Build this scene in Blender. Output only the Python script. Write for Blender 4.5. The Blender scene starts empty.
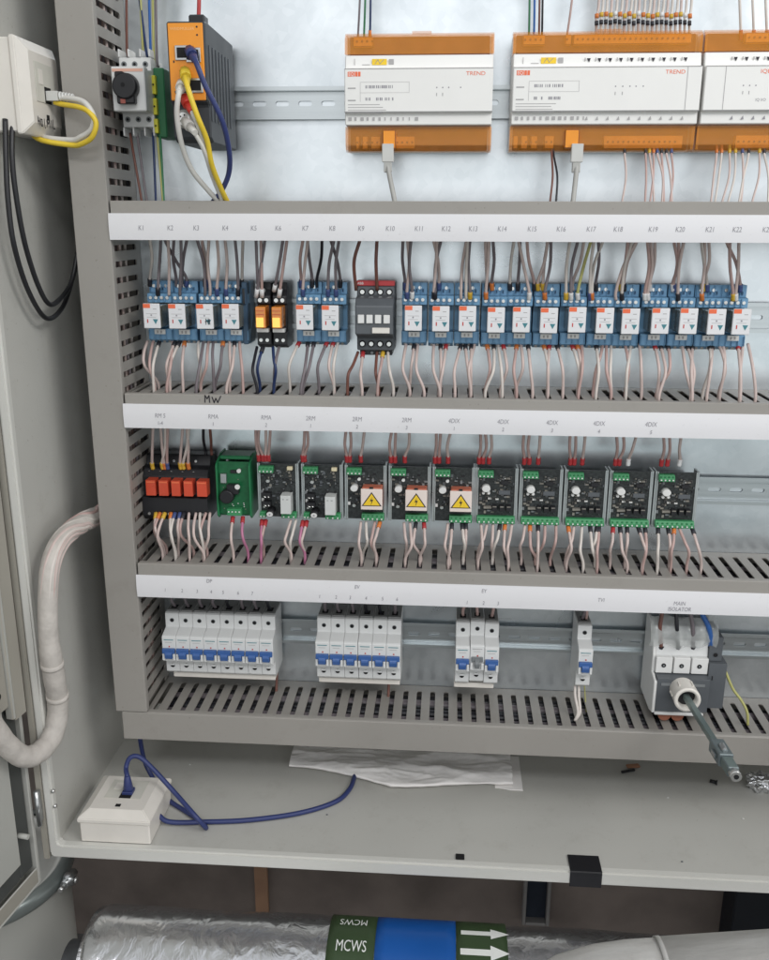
import bpy, bmesh, math, random
from mathutils import Vector, Matrix
random.seed(7)
C = bpy.context.scene
COL = C.collection
# ------------------------------------------------------------------ camera model
D = 1.05
F = 909.8
RT = Vector((0.99749083, 0.07072744, 0.00310936))
UP = Vector((-0.02237103, 0.27322723, 0.96168935))
FW = Vector((-0.06716826, 0.95934588, -0.27412391))
CAM = Vector((0, -D, 0))
def ray(px, py): return FW * F + RT * (px - 384.5) - UP * (py - 480)
def at(px, py, y):
    d = ray(px, py); t = (y + D) / d.y; return CAM + d * t
def atx(px, py, x):
    d = ray(px, py); return CAM + d * (x / d.x)
def atz(px, py, z):
    d = ray(px, py); return CAM + d * (z / d.z)
def atp(px, py, p, n):
    d = ray(px, py); return CAM + d * ((Vector(p) - CAM).dot(n) / d.dot(n))
# ------------------------------------------------------------------ materials
def lin(c):
    return tuple(((v/255)/12.92 if v/255 <= .04045 else ((v/255+.055)/1.055)**2.4) for v in c)
MATS = {}
def mat(name, rgb, rough=.5, metal=0, var=.06, scale=40, bump=0, bscale=300, emit=0, alpha=1, trans=0, coat=0, rvar=.08, stretch=None, ior=1.45, dirt=0):
    if name in MATS: return MATS[name]
    m = bpy.data.materials.new(name); m.use_nodes = True; nt = m.node_tree; N = nt.nodes; L = nt.links
    b = N['Principled BSDF']; c = lin(rgb)
    tc = N.new('ShaderNodeTexCoord'); mp = N.new('ShaderNodeMapping'); L.new(tc.outputs['Object'], mp.inputs[0])
    if stretch: mp.inputs['Scale'].default_value = stretch
    n = N.new('ShaderNodeTexNoise'); n.inputs['Scale'].default_value = scale; n.inputs['Detail'].default_value = 5
    L.new(mp.outputs[0], n.inputs['Vector'])
    r = N.new('ShaderNodeValToRGB')
    r.color_ramp.elements[0].position = .3; r.color_ramp.elements[1].position = .7
    r.color_ramp.elements[0].color = (*[v*(1-var) for v in c], 1); r.color_ramp.elements[1].color = (*[min(1, v*(1+var)) for v in c], 1)
    L.new(n.outputs['Fac'], r.inputs[0]); L.new(r.outputs[0], b.inputs['Base Color'])
    if dirt:   # smudges and small specks of dust
        d1 = N.new('ShaderNodeTexNoise'); d1.inputs['Scale'].default_value = 26; d1.inputs['Detail'].default_value = 9; d1.inputs['Roughness'].default_value = .75; L.new(tc.outputs['Object'], d1.inputs['Vector'])
        d2 = N.new('ShaderNodeTexNoise'); d2.inputs['Scale'].default_value = 260; d2.inputs['Detail'].default_value = 2; L.new(tc.outputs['Object'], d2.inputs['Vector'])
        q1 = N.new('ShaderNodeMapRange'); q1.inputs['From Min'].default_value = .54; q1.inputs['From Max'].default_value = .72; q1.inputs['To Max'].default_value = dirt; L.new(d1.outputs['Fac'], q1.inputs['Value'])
        q2 = N.new('ShaderNodeMapRange'); q2.inputs['From Min'].default_value = .70; q2.inputs['From Max'].default_value = .76; q2.inputs['To Max'].default_value = min(1, dirt*2.2); L.new(d2.outputs['Fac'], q2.inputs['Value'])
        ad = N.new('ShaderNodeMath'); ad.operation = 'MAXIMUM'; L.new(q1.outputs[0], ad.inputs[0]); L.new(q2.outputs[0], ad.inputs[1])
        mx = N.new('ShaderNodeMix'); mx.data_type = 'RGBA'; L.new(ad.outputs[0], mx.inputs[0]); L.new(r.outputs[0], mx.inputs['A']); mx.inputs['B'].default_value = (c[0]*.5, c[1]*.47, c[2]*.42, 1); L.new(mx.outputs['Result'], b.inputs['Base Color'])
    mr = N.new('ShaderNodeMapRange'); mr.inputs['To Min'].default_value = max(.02, rough-rvar); mr.inputs['To Max'].default_value = min(1, rough+rvar)
    L.new(n.outputs['Fac'], mr.inputs['Value']); L.new(mr.outputs[0], b.inputs['Roughness'])
    b.inputs['Metallic'].default_value = metal; b.inputs['IOR'].default_value = ior
    if bump:
        n2 = N.new('ShaderNodeTexNoise'); n2.inputs['Scale'].default_value = bscale; n2.inputs['Detail'].default_value = 4
        L.new(mp.outputs[0], n2.inputs['Vector'])
        bp = N.new('ShaderNodeBump'); bp.inputs['Strength'].default_value = bump; bp.inputs['Distance'].default_value = .001
        L.new(n2.outputs['Fac'], bp.inputs['Height']); L.new(bp.outputs[0], b.inputs['Normal'])
    if emit:
        b.inputs['Emission Color'].default_value = (*c, 1); b.inputs['Emission Strength'].default_value = emit
    b.inputs['Alpha'].default_value = alpha; b.inputs['Transmission Weight'].default_value = trans
    b.inputs['Coat Weight'].default_value = coat
    MATS[name] = m; return m
TR = mat('trunking_pvc', (146, 142, 136), .42, dirt=.16, var=.04, scale=12, bump=.05, bscale=900)
LID = mat('trunking_lid_pvc', (152, 148, 142), .38, dirt=.16, var=.045, scale=6, bump=.06, bscale=700)
RIM_LIT = mat('enclosure_paint_lit_rim', (208, 207, 201), .35, var=.02, scale=9, bump=.15, bscale=1400)  # enclosure paint lightened, painting the brightness of light on the rim
PAINT = mat('enclosure_paint', (190, 189, 183), .42, dirt=.2, var=.03, scale=7, bump=.25, bscale=1400)
PAINTD = mat('door_paint', (176, 176, 170), .45, var=.03, scale=6, bump=.2, bscale=1400)
STIFF = mat('stiffener_paint', (158, 154, 144), .45, var=.05, scale=9)
GASK = mat('gasket_rubber', (70, 72, 70), .7, var=.1)
CARD = mat('label_card', (224, 223, 225), .5, dirt=.06, var=.015, scale=5)
INK = mat('printed_ink', (146, 144, 150), .7)
INKD = mat('black_ink', (38, 34, 44), .6)
RAIL = mat('zinc_rail', (196, 202, 204), .3, .85, var=.06, scale=30, stretch=(.1, 1, 6))
ZINC = mat('zinc_parts', (190, 192, 192), .3, .9, var=.1)
SCREW = mat('screw_steel', (214, 214, 212), .28, .9)
DARKHOLE = mat('dark_recess', (22, 22, 24), .8)
BLUE = mat('relay_blue_plastic', (112, 156, 190), .38, var=.1, scale=60)
BLUED = mat('relay_blue_slot_shade', (30, 62, 92), .5)  # darker relay blue, painting the shade inside the wire holes
RFACE = mat('relay_white_face', (222, 222, 224), .35, var=.02)
SMOKE = mat('relay_smoky_clear', (112, 112, 100), .15, var=.25, scale=200, coat=.4)
ORG = mat('orange_mark', (232, 112, 74), .45)
TEAL = mat('teal_mark', (70, 130, 140), .5)
REDM = mat('red_mark', (190, 60, 50), .5)
BLK = mat('black_plastic', (34, 34, 37), .4, var=.12)
DGR = mat('dark_grey_plastic', (88, 92, 96), .45, var=.06)
MGR = mat('mid_grey_plastic', (120, 124, 126), .45)
WHT = mat('white_plastic', (222, 222, 220), .35, var=.02)
CREAM = mat('cream_plastic', (224, 219, 211), .35, var=.03)
MCBW = mat('breaker_light_grey', (216, 217, 216), .36, var=.02)
MCBT = mat('breaker_top_grey', (150, 151, 150), .5, var=.06)
TOG = mat('blue_toggle', (62, 98, 158), .32, var=.05)
AMB = mat('amber_relay', (214, 132, 54), .2, var=.15, scale=150, coat=.5)
GLOW = mat('amber_indicator_lit', (250, 196, 96), .3, var=.1, scale=150, emit=.55)
REDR = mat('red_relay', (206, 78, 52), .3, var=.06, coat=.3)
GRN = mat('green_plastic', (34, 116, 72), .4, var=.06)
PCBG = mat('green_circuit_board', (24, 98, 58), .35, var=.15, scale=200)
TERM = mat('green_terminal', (62, 142, 92), .4, var=.08)
PCB = mat('dark_circuit_board', (46, 50, 50), .35, var=.5, scale=350, bump=.4, bscale=500)
COMP = mat('component_grey', (128, 124, 116), .4, var=.3, scale=300)
ALU = mat('aluminium_bracket', (186, 192, 192), .35, .6, var=.05)
YEL = mat('warning_yellow', (238, 200, 48), .45)
PINKT = mat('warning_cover', (228, 214, 206), .4)
REDC = mat('reddish_cover', (196, 112, 88), .4)
ORB = mat('switch_orange', (236, 150, 44), .35, var=.03)
TORG = mat('translucent_orange', (238, 156, 48), .14, var=.08, scale=40, alpha=.30, coat=.5)
TORD = mat('orange_terminal', (232, 148, 58), .4, var=.1, scale=120)
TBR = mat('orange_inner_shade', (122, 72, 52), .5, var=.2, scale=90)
TW = mat('controller_white', (232, 231, 228), .4, var=.012)
TW2 = mat('controller_pale_grey', (222, 222, 220), .42, var=.012)
GROOVE = mat('groove_grey', (140, 140, 140), .6)
PALEP = mat('pale_printing', (170, 168, 168), .6)
W_PINK = mat('wire_pinkish_white', (202, 184, 178), .42, var=.07, scale=60)
W_PINK2 = mat('wire_warm_pink', (188, 160, 154), .42, var=.08, scale=60)
W_WHITE = mat('wire_white', (210, 202, 195), .42, var=.05, scale=60)
W_GREY = mat('wire_grey', (120, 112, 116), .42, var=.08)
W_BLACK = mat('wire_black', (36, 36, 42), .4)
W_BROWN = mat('wire_brown', (116, 76, 66), .42)
W_NAVY = mat('wire_dark_blue', (40, 56, 96), .42)
W_BLUE = mat('cable_blue', (50, 100, 170), .4)
W_MAG = mat('wire_magenta', (186, 120, 150), .42)
W_GREEN = mat('wire_green', (60, 120, 84), .42)
W_YG = mat('wire_green_yellow', (178, 176, 112), .42)
NETB = mat('network_cable_blue', (50, 60, 108), .4, var=.05)
NETY = mat('network_cable_yellow', (226, 196, 60), .4)
NETW = mat('network_cable_white', (208, 206, 200), .4)
NETR = mat('network_red_boot', (206, 62, 50), .4)
FERR = {'red': mat('ferrule_red', (170, 52, 56), .45), 'black': mat('ferrule_black', (44, 44, 50), .45), 'yellow': mat('marker_yellow', (206, 168, 60), .45),
        'orange': mat('marker_orange', (206, 120, 60), .45), 'blue': mat('marker_blue', (70, 84, 130), .45), 'white': mat('marker_white', (222, 222, 222), .45)}
HOSE = mat('spiral_wrap_pinkish', (192, 186, 179), .5, var=.10, scale=70, bump=.8, bscale=220)
COPPER = mat('brown_moulding', (150, 96, 76), .45, var=.12)
PAPER = mat('white_cloth_paper', (246, 243, 240), .8, var=.04, scale=30, bump=.3, bscale=200)
CLIP = mat('black_tape', (26, 26, 30), .5)
DRUM = mat('drum_light_grey', (172, 172, 166), .4, var=.05, scale=6)
BEIGE = mat('pipe_cladding', (206, 204, 200), .36, .25, var=.08, scale=14, bump=1, bscale=38, stretch=(1, 2.5, 2.5))
WALLM = mat('dark_wall', (100, 91, 85), .7, var=.28, scale=9, bump=.6, bscale=60)
BROWNS = mat('brown_stain_timber', (134, 104, 82), .7, var=.15, scale=20)
FLOORM = mat('dark_concrete', (78, 76, 74), .8, var=.2, scale=6)
BANDG = mat('band_green', (56, 74, 48), .38, var=.06, scale=20)
BANDB = mat('band_blue', (22, 84, 160), .34, var=.05, scale=20)
BANDW = mat('band_white', (226, 228, 224), .4)

def metal_plate():
    m = bpy.data.materials.new('galvanised_plate'); m.use_nodes = True; nt = m.node_tree; N = nt.nodes; L = nt.links
    b = N['Principled BSDF']; tc = N.new('ShaderNodeTexCoord')
    v = N.new('ShaderNodeTexVoronoi'); v.inputs['Scale'].default_value = 120; L.new(tc.outputs['Object'], v.inputs['Vector'])
    n = N.new('ShaderNodeTexNoise'); n.inputs['Scale'].default_value = 9; n.inputs['Detail'].default_value = 8; n.inputs['Distortion'].default_value = 1.2; L.new(tc.outputs['Object'], n.inputs['Vector'])
    mx = N.new('ShaderNodeMix'); mx.data_type = 'RGBA'; mx.inputs[0].default_value = .16
    r = N.new('ShaderNodeValToRGB'); r.color_ramp.elements[0].position = .3; r.color_ramp.elements[1].position = .7
    r.color_ramp.elements[0].color = (.62, .67, .70, 1); r.color_ramp.elements[1].color = (.80, .845, .87, 1)
    L.new(n.outputs['Fac'], r.inputs[0]); L.new(r.outputs[0], mx.inputs['A'])
    sep = N.new('ShaderNodeSeparateColor'); L.new(v.outputs['Color'], sep.inputs[0])
    r2 = N.new('ShaderNodeValToRGB'); r2.color_ramp.elements[0].color = (.5, .54, .56, 1); r2.color_ramp.elements[1].color = (.78, .8, .82, 1)
    L.new(sep.outputs[0], r2.inputs[0]); L.new(r2.outputs[0], mx.inputs['B']); L.new(mx.outputs['Result'], b.inputs['Base Color'])
    mr = N.new('ShaderNodeMapRange'); mr.inputs['To Min'].default_value = .2; mr.inputs['To Max'].default_value = .42
    L.new(n.outputs['Fac'], mr.inputs['Value']); L.new(mr.outputs[0], b.inputs['Roughness'])
    b.inputs['Metallic'].default_value = .95
    n3 = N.new('ShaderNodeTexNoise'); n3.inputs['Scale'].default_value = 5; n3.inputs['Detail'].default_value = 2; L.new(tc.outputs['Object'], n3.inputs['Vector'])
    bp = N.new('ShaderNodeBump'); bp.inputs['Strength'].default_value = .7; bp.inputs['Distance'].default_value = .008
    L.new(n3.outputs['Fac'], bp.inputs['Height']); L.new(bp.outputs[0], b.inputs['Normal'])
    return m
PLATE = metal_plate()
def foil():
    m = bpy.data.materials.new('crinkled_foil'); m.use_nodes = True; nt = m.node_tree; N = nt.nodes; L = nt.links
    b = N['Principled BSDF']; b.inputs['Metallic'].default_value = .95; b.inputs['Base Color'].default_value = (.72, .73, .75, 1)
    tc = N.new('ShaderNodeTexCoord'); mp = N.new('ShaderNodeMapping'); mp.inputs['Scale'].default_value = (1.6, 1, 1); L.new(tc.outputs['Object'], mp.inputs[0])
    n = N.new('ShaderNodeTexNoise'); n.inputs['Scale'].default_value = 22; n.inputs['Detail'].default_value = 6; n.inputs['Distortion'].default_value = 1.2; L.new(mp.outputs[0], n.inputs['Vector'])
    bp = N.new('ShaderNodeBump'); bp.inputs['Strength'].default_value = .6; bp.inputs['Distance'].default_value = .0045; L.new(n.outputs['Fac'], bp.inputs['Height']); L.new(bp.outputs[0], b.inputs['Normal'])
    mr = N.new('ShaderNodeMapRange'); mr.inputs['To Min'].default_value = .10; mr.inputs['To Max'].default_value = .28; L.new(n.outputs['Fac'], mr.inputs['Value']); L.new(mr.outputs[0], b.inputs['Roughness'])
    return m
FOIL = foil()
# ------------------------------------------------------------------ mesh builder
TEXTS = {}
def text_geo(s):
    if s in TEXTS: return TEXTS[s]
    cu = bpy.data.curves.new('t', 'FONT'); cu.body = s; cu.align_x = 'CENTER'; cu.size = 1; cu.resolution_u = 3
    o = bpy.data.objects.new('t', cu); COL.objects.link(o)
    bpy.context.view_layer.update()
    me = bpy.data.meshes.new_from_object(o.evaluated_get(bpy.context.evaluated_depsgraph_get()))
    vs = [v.co.copy() for v in me.vertices]; fs = [tuple(p.vertices) for p in me.polygons]
    bpy.data.objects.remove(o); bpy.data.curves.remove(cu); bpy.data.meshes.remove(me)
    TEXTS[s] = (vs, fs); return TEXTS[s]
class MB:
    def __init__(s): s.v = []; s.f = []; s.m = []; s.mats = []; s.sm = []
    def mi(s, m):
        if m not in s.mats: s.mats.append(m)
        return s.mats.index(m)
    def add(s, vs, fs, m, smooth=False):
        k = len(s.v); s.v += [Vector(v) for v in vs]
        i = s.mi(m)
        for f in fs: s.f.append(tuple(a + k for a in f)); s.m.append(i); s.sm.append(smooth)
        return s
    def box(s, x0, x1, y0, y1, z0, z1, m):
        vs = [(x, y, z) for x in (x0, x1) for y in (y0, y1) for z in (z0, z1)]
        return s.add(vs, [(0,1,3,2),(4,6,7,5),(0,4,5,1),(2,3,7,6),(0,2,6,4),(1,5,7,3)], m)
    def prism(s, poly, a, b, axis, m):     # poly 2D; axis x: poly=(y,z); y: (x,z); z: (x,y)
        def p(u, w, t): return {'x': (t, u, w), 'y': (u, t, w), 'z': (u, w, t)}[axis]
        n = len(poly); vs = [p(u, w, a) for u, w in poly] + [p(u, w, b) for u, w in poly]
        fs = [tuple(range(n)), tuple(range(2*n-1, n-1, -1))] + [(i, i+n, (i+1) % n + n, (i+1) % n) for i in range(n)]
        return s.add(vs, fs, m)
    def cyl(s, p0, p1, r0, m, r1=None, n=14, cap=True):
        return s.tube([p0, p1], [r0, r0 if r1 is None else r1], m, n, cap)
    def tube(s, pts, r, m, n=7, cap=True):
        pts = [Vector(p) for p in pts]; rs = r if isinstance(r, (list, tuple)) else [r]*len(pts)
        k = len(s.v); t0 = (pts[1]-pts[0]).normalized()
        a = Vector((0, 0, 1)) if abs(t0.z) < .9 else Vector((1, 0, 0)); u = t0.cross(a).normalized()
        i = s.mi(m)
        for j, p in enumerate(pts):
            t = (pts[min(j+1, len(pts)-1)] - pts[max(j-1, 0)]).normalized()
            u = (u - t*u.dot(t)).normalized(); w = t.cross(u)
            for q in range(n):
                an = 2*math.pi*q/n; s.v.append(p + (u*math.cos(an) + w*math.sin(an))*rs[j])
        for j in range(len(pts)-1):
            for q in range(n):
                A = k+j*n+q; B = k+j*n+(q+1) % n; s.f.append((A, B, B+n, A+n)); s.m.append(i); s.sm.append(True)
        if cap:
            s.f.append(tuple(k+q for q in range(n-1, -1, -1))); s.m.append(i); s.sm.append(False)
            e = k+(len(pts)-1)*n; s.f.append(tuple(e+q for q in range(n))); s.m.append(i); s.sm.append(False)
        return s
    def text(s, t, cx, cz, y, h, m, sx=1, slant=0, th=.0002, flip=False, shear=0):
        vs, fs = text_geo(t); out = []; k = h/.69
        for v in vs:
            X, Z = v.x*k*sx + v.y*k*slant, v.y*k - h/2
            if flip: X, Z = -X, -Z
            out.append((cx+X, y, cz+Z + X*shear))
        return s.add(out, fs, m)
    def stroke(s, pts, w, y, m, f=lambda x, z, y: (x, y, z)):
        for a, b in zip(pts, pts[1:]):
            d = Vector((b[0]-a[0], b[1]-a[1])); 
            if d.length < 1e-6: continue
            d.normalize(); n = Vector((-d.y, d.x))*w/2; e = d*w*.3
            q = [(a[0]-e.x+n.x, a[1]-e.y+n.y), (a[0]-e.x-n.x, a[1]-e.y-n.y), (b[0]+e.x-n.x, b[1]+e.y-n.y), (b[0]+e.x+n.x, b[1]+e.y+n.y)]
            s.add([f(x, z, y) for x, z in q], [(0, 1, 2, 3)], m)
        return s
    def build(s, name, parent=None, bevel=0, loc=None, seg=1):
        me = bpy.data.meshes.new(name)
        org = Vector(loc) if loc is not None else Vector((0, 0, 0))
        me.from_pydata([v - org for v in s.v], [], s.f)
        for m in s.mats: me.materials.append(m)
        me.polygons.foreach_set('material_index', s.m); me.polygons.foreach_set('use_smooth', s.sm)
        bm = bmesh.new(); bm.from_mesh(me)
        if bevel:
            ed = [e for e in bm.edges if len(e.link_faces) == 2 and not (e.link_faces[0].smooth and e.link_faces[1].smooth) and e.calc_face_angle(0) > .6]
            bmesh.ops.bevel(bm, geom=ed, offset=bevel, segments=seg, affect='EDGES', clamp_overlap=True)
        bmesh.ops.recalc_face_normals(bm, faces=bm.faces); bm.to_mesh(me); bm.free()
        o = bpy.data.objects.new(name, me); COL.objects.link(o)
        if loc is not None: o.location = org
        if parent: o.parent = parent
        return o
def build_each(b, name, parent=None, bevel=0, merge=.0008):
    # one object per connected piece; pieces whose boxes overlap stay together
    par = list(range(len(b.v)))
    def fd(a):
        while par[a] != a: par[a] = par[par[a]]; a = par[a]
        return a
    for f in b.f:
        for v in f[1:]: par[fd(v)] = fd(f[0])
    comp = {}
    for i in range(len(b.v)): comp.setdefault(fd(i), []).append(i)
    bb = {k: ([min(b.v[i][a] for i in l)-merge for a in range(3)], [max(b.v[i][a] for i in l)+merge for a in range(3)]) for k, l in comp.items()}
    ks = list(comp)
    for i, k in enumerate(ks):
        for q in ks[:i]:
            if all(bb[k][0][a] <= bb[q][1][a] and bb[q][0][a] <= bb[k][1][a] for a in range(3)): par[fd(k)] = fd(q)
    grp = {}
    for j, f in enumerate(b.f): grp.setdefault(fd(f[0]), []).append(j)
    out = []
    for js in grp.values():
        n = MB(); mp = {}
        for j in js:
            f = []
            for v in b.f[j]:
                if v not in mp: mp[v] = len(n.v); n.v.append(b.v[v])
                f.append(mp[v])
            n.f.append(tuple(f)); n.m.append(n.mi(b.mats[b.m[j]])); n.sm.append(b.sm[j])
        out.append(n.build(name, parent, bevel))
    return out
def tag(o, label=None, cat=None, group=None, kind=None):
    if label:
        n = len(label.split()); assert 4 <= n <= 16, (n, label); o['label'] = label
    if cat: o['category'] = cat
    if group: o['group'] = group
    if kind: o['kind'] = kind
    return o
def empty(name, loc, label, cat, group=None):
    o = bpy.data.objects.new(name, None); COL.objects.link(o); o.location = loc; o.empty_display_size = .02
    return tag(o, label, cat, group)
def dup(root, loc, label, group=None):
    r = root.copy(); COL.objects.link(r); r.location = loc; r['label'] = label
    if group: r['group'] = group
    for ch in list(root.children):
        c = ch.copy(); COL.objects.link(c); c.parent = r
        for g in list(ch.children):
            d = g.copy(); COL.objects.link(d); d.parent = c
    return r
ORD = ['first', 'second', 'third', 'fourth', 'fifth', 'sixth', 'seventh', 'eighth', 'ninth', 'tenth', 'eleventh', 'twelfth', 'thirteenth', 'fourteenth', 'fifteenth', 'sixteenth', 'seventeenth', 'eighteenth', 'nineteenth', 'twentieth', 'twenty-first', 'twenty-second', 'twenty-third', 'twenty-fourth']
def smooth_path(pts, sub=7):
    P = [Vector(p) for p in pts]; P = [P[0]*2-P[1]] + P + [P[-1]*2-P[-2]]; out = []
    for i in range(1, len(P)-2):
        for k in range(sub):
            t = k/sub; a, b, c, d = P[i-1], P[i], P[i+1], P[i+2]
            out.append(.5*((2*b) + (c-a)*t + (2*a-5*b+4*c-d)*t*t + (3*b-a-3*c+d)*t**3))
    out.append(P[-2]); return out
def wire(pts, m, label, group=None, r=.00172, fer=None, ferend=None, name='wire', cat='wire', sub=7, n=7):
    pth = smooth_path(pts, sub); b = MB(); b.tube(pth, r, m, n); o = b.build(name, loc=pth[0]); tag(o, label, cat, group)
    for spec, path in ((fer, pth), (ferend, pth[::-1])):
        if spec:
            acc = 0; seg = [path[0]]
            for p, q in zip(path, path[1:]):
                acc += (q-p).length; seg.append(q)
                if acc > .007: break
            k = MB(); k.tube([s - pth[0] for s in seg], r*1.5, FERR[spec], n); f = k.build('ferrule', o)
    return o
# ------------------------------------------------------------------ setting
b = MB(); b.add([(-4, .5, -1.35), (4, .5, -1.35), (4, -4, -1.35), (-4, -4, -1.35)], [(0, 3, 2, 1)], FLOORM); tag(b.build('floor'), kind='structure')
b = MB(); b.box(-3, 3, .38, .5, -1.35, 1.8, WALLM); o = b.build('back_wall'); tag(o, 'dark grimy plant room wall behind and below the cabinet', 'wall', kind='structure')

XL = -.441; ZF = -.70; YF = -.178; YB = .05; XR = 1.0; ZT = .62
enc = empty('electrical_enclosure', (0, YB, ZF), 'pale grey-green steel cabinet shell holding the whole panel', 'cabinet')
def encp(b, name, bevel=0, parent=None):
    o = b.build(name, bevel=bevel, seg=2); o.parent = parent or enc
    if not parent: o.location = -Vector((0, YB, ZF))
    return o
b = MB(); b.box(XL, XR, YB, YB+.002, ZF, ZT, PAINT); encp(b, 'back_wall')
b = MB(); b.box(XL-.002, XL, YF+.0025, YB+.002, ZF-.002, ZT, PAINT)
lw = encp(b, 'left_wall')
b = MB(); b.box(XR, XR+.002, YF+.0025, YB+.002, ZF-.002, ZT, PAINT); encp(b, 'right_wall')
b = MB(); b.box(XL, XR, YF+.0025, YB, ZF-.002, ZF, PAINT); encp(b, 'floor_panel')
b = MB(); b.box(XL, XR, YF+.0025, YB, ZT, ZT+.002, PAINT); encp(b, 'top_panel')
# rolled front rim: one L-shaped frame
b = MB(); t = .0165; r = .006
b.prism([(XL-.010, ZF-t+.004), (XL-.010+.004, ZF-t), (XR, ZF-t), (XR, ZF+.0008), (XL+.007, ZF+.0008), (XL+.0018, ZF+.003), (XL+.0008, ZF+.008), (XL+.0008, ZT), (XL-.010, ZT)], YF-.001, YF+.010, 'y', RIM_LIT)
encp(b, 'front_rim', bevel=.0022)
b = MB()   # hinge strip behind the rim and hinge body
hz = at(40, 805, YF-.004)
b.box(XL-.0175, XL-.0104, YF-.002, YF+.03, ZF-t-.002, ZT, STIFF); encp(b, 'hinge_channel', bevel=.001)
b = MB(); zc = hz.z
b.box(XL-.0165, XL-.0112, YF-.008, YF-.0022, zc-.020, zc+.020, ZINC); b.cyl((XL-.0135, YF-.009, zc-.024), (XL-.0135, YF-.009, zc+.022), .003, ZINC); b.cyl((XL-.0140, YF-.0082, zc-.012), (XL-.0140, YF-.0100, zc-.012), .002, SCREW)
encp(b, 'hinge', bevel=.0008)
for px, py in ((53, 791), (55, 806)):
    p = atx(px, py, XL+.001); b = MB(); b.cyl((XL, p.y, p.z), (XL+.003, p.y, p.z), .003, SCREW, .002, n=12); encp(b, 'hinge_screw')
p = atz(460, 858, ZF)
b = MB(); b.box(p.x-.005, p.x+.005, p.y-.004, p.y+.005, ZF+.0005, ZF+.002, DARKHOLE); encp(b, 'square_hole_shade', bevel=.0004)  # dark block painting the shade of a small square floor hole
# mounting plate
b = MB(); b.box(-.425, .95, 0, .003, -.615, .58, PLATE); b.box(-.425, .95, .003, .015, -.617, -.6151, PLATE)
tag(b.build('mounting_plate', loc=(0, .003, -.615)), 'shiny galvanised steel mounting plate behind all the devices', 'mounting plate')

# door
HP = Vector((XL-.0185, YF-.006, 0)); ang = math.radians(9)
du = Vector((-math.sin(ang), -math.cos(ang), 0)); dn = Vector((math.cos(ang), -math.sin(ang), 0))
base = HP + Vector((0, 0, -.745)); ZD = -.745
door = empty('cabinet_door', base, 'open pale grey cabinet door swung out at the left edge', 'door')
def dbox(b, u0, u1, n0, n1, z0, z1, m):
    vs = [HP - base + du*u + dn*n + Vector((0, 0, z)) for u in (u0, u1) for n in (n0, n1) for z in (z0, z1)]
    b.add(vs, [(0,1,3,2),(4,6,7,5),(0,4,5,1),(2,3,7,6),(0,2,6,4),(1,5,7,3)], m)
b = MB(); dbox(b, .0065, .60, -.022, -.020, ZD+.001, .6, PAINTD); b.build('panel', door)
b = MB(); dbox(b, .001, .006, -.022, -.0015, ZD, .6, PAINTD); dbox(b, .0062, .60, -.022, -.0015, ZD, ZD+.003, PAINTD); dbox(b, .0062, .60, -.0040, -.0015, ZD+.0032, ZD+.023, STIFF); b.build('edge_fold', door, bevel=.001)
b = MB(); dbox(b, .0065, .0295, -.0195, -.0060, ZD+.024, .58, GASK); dbox(b, .030, .59, -.0195, -.0060, ZD+.024, ZD+.044, GASK); b.build('gasket', door, bevel=.002)
b = MB(); dbox(b, .030, .585, -.0195, -.0030, ZD+.0445, .57, PAINTD); b.build('inner_skin', door, bevel=.002)
b = MB(); zs = atp(20, 713, HP, dn).z
dbox(b, .002, .022, -.004, .0060, zs, .5, STIFF); dbox(b, .0225, .028, -.002, .0075, zs+.004, .5, PAINTD); dbox(b, .0285, .075, -.002, .0045, zs+.020, .5, STIFF)
stf = b.build('stiffener', door, bevel=.0012)
b = MB()
for k in range(12):
    zz = zs+.040+k*.022; c = du*.044 + dn*.0046 + Vector((0, 0, zz-ZD)); b.cyl(c, c+dn*.0006, .0042 if k % 2 == 0 else .0022, DARKHOLE, n=12)
build_each(b, 'stiffener_hole', stf)
b = MB(); c = du*.028 + dn*(-.006) + Vector((0, 0, atp(20, 838, HP, dn).z-ZD)); b.cyl(c, c+dn*.014, .003, PAINTD); b.build('stud', door)
# ------------------------------------------------------------------ trunking
PT = .0168
def comb_cells(n, h=.0031, y0=-.001, ys=-.018, ye=-.083, yn=-.088, yt=-.0935):
    """2-D (along, depth) outline pieces between neighbouring slot centres"""
    out = []
    for i in range(n):
        a = i*PT; c = a+PT
        p = [(a, y0), (c, y0), (c, ys+h)]
        p += [(c-h*math.sin(q*math.pi/8), ys+h*math.cos(q*math.pi/8)) for q in (1, 2, 3, 4)]
        p += [(c-h, ye), (c-.0008, yn), (c-.0008, yt), (a+.0008, yt), (a+.0008, yn), (a+h, ye)]
        p += [(a+h*math.sin(q*math.pi/8), ys+h*math.cos(q*math.pi/8)) for q in (4, 3, 2, 1)]
        p += [(a, ys+h)]
        out.append(p)
    return out
def h_trunk(x0, x1, z0, z1, phase, label):
    root = empty('cable_trunking', (x0, 0, z0), label, 'cable trunking', 'horizontal slotted cable trunking runs')
    O = Vector((x0, 0, z0)); L = x1-x0; H = z1-z0
    b = MB(); b.box(0, L, -.0025, -.0005, .0025, H-.0025, TR); b.build('base', root)
    ph = (phase - x0) % PT - PT
    for zz in (.002, H-.0035):
        b = MB()
        for c in comb_cells(int(L/PT)+2):
            q = [(min(max(u+ph, 0), L), v) for u, v in c]
            if max(a for a, _ in q) - min(a for a, _ in q) < .002: continue
            b.prism(q, zz, zz+.0014, 'z', TR)
        b.build('slotted_wall', root)
    b = MB()
    b.box(0, L, -.0965, -.0945, 0, H, LID); b.box(0, L, -.0944, -.087, H-.0016, H, LID); b.box(0, L, -.0944, -.087, 0, .0016, LID)
    b.build('lid', root, bevel=.0007)
    return root
t1 = h_trunk(-.3505, .62, -.0200, .0190, at(420, 385, -.09).x, 'topmost horizontal grey trunking run behind the K-numbered label strip')
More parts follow.
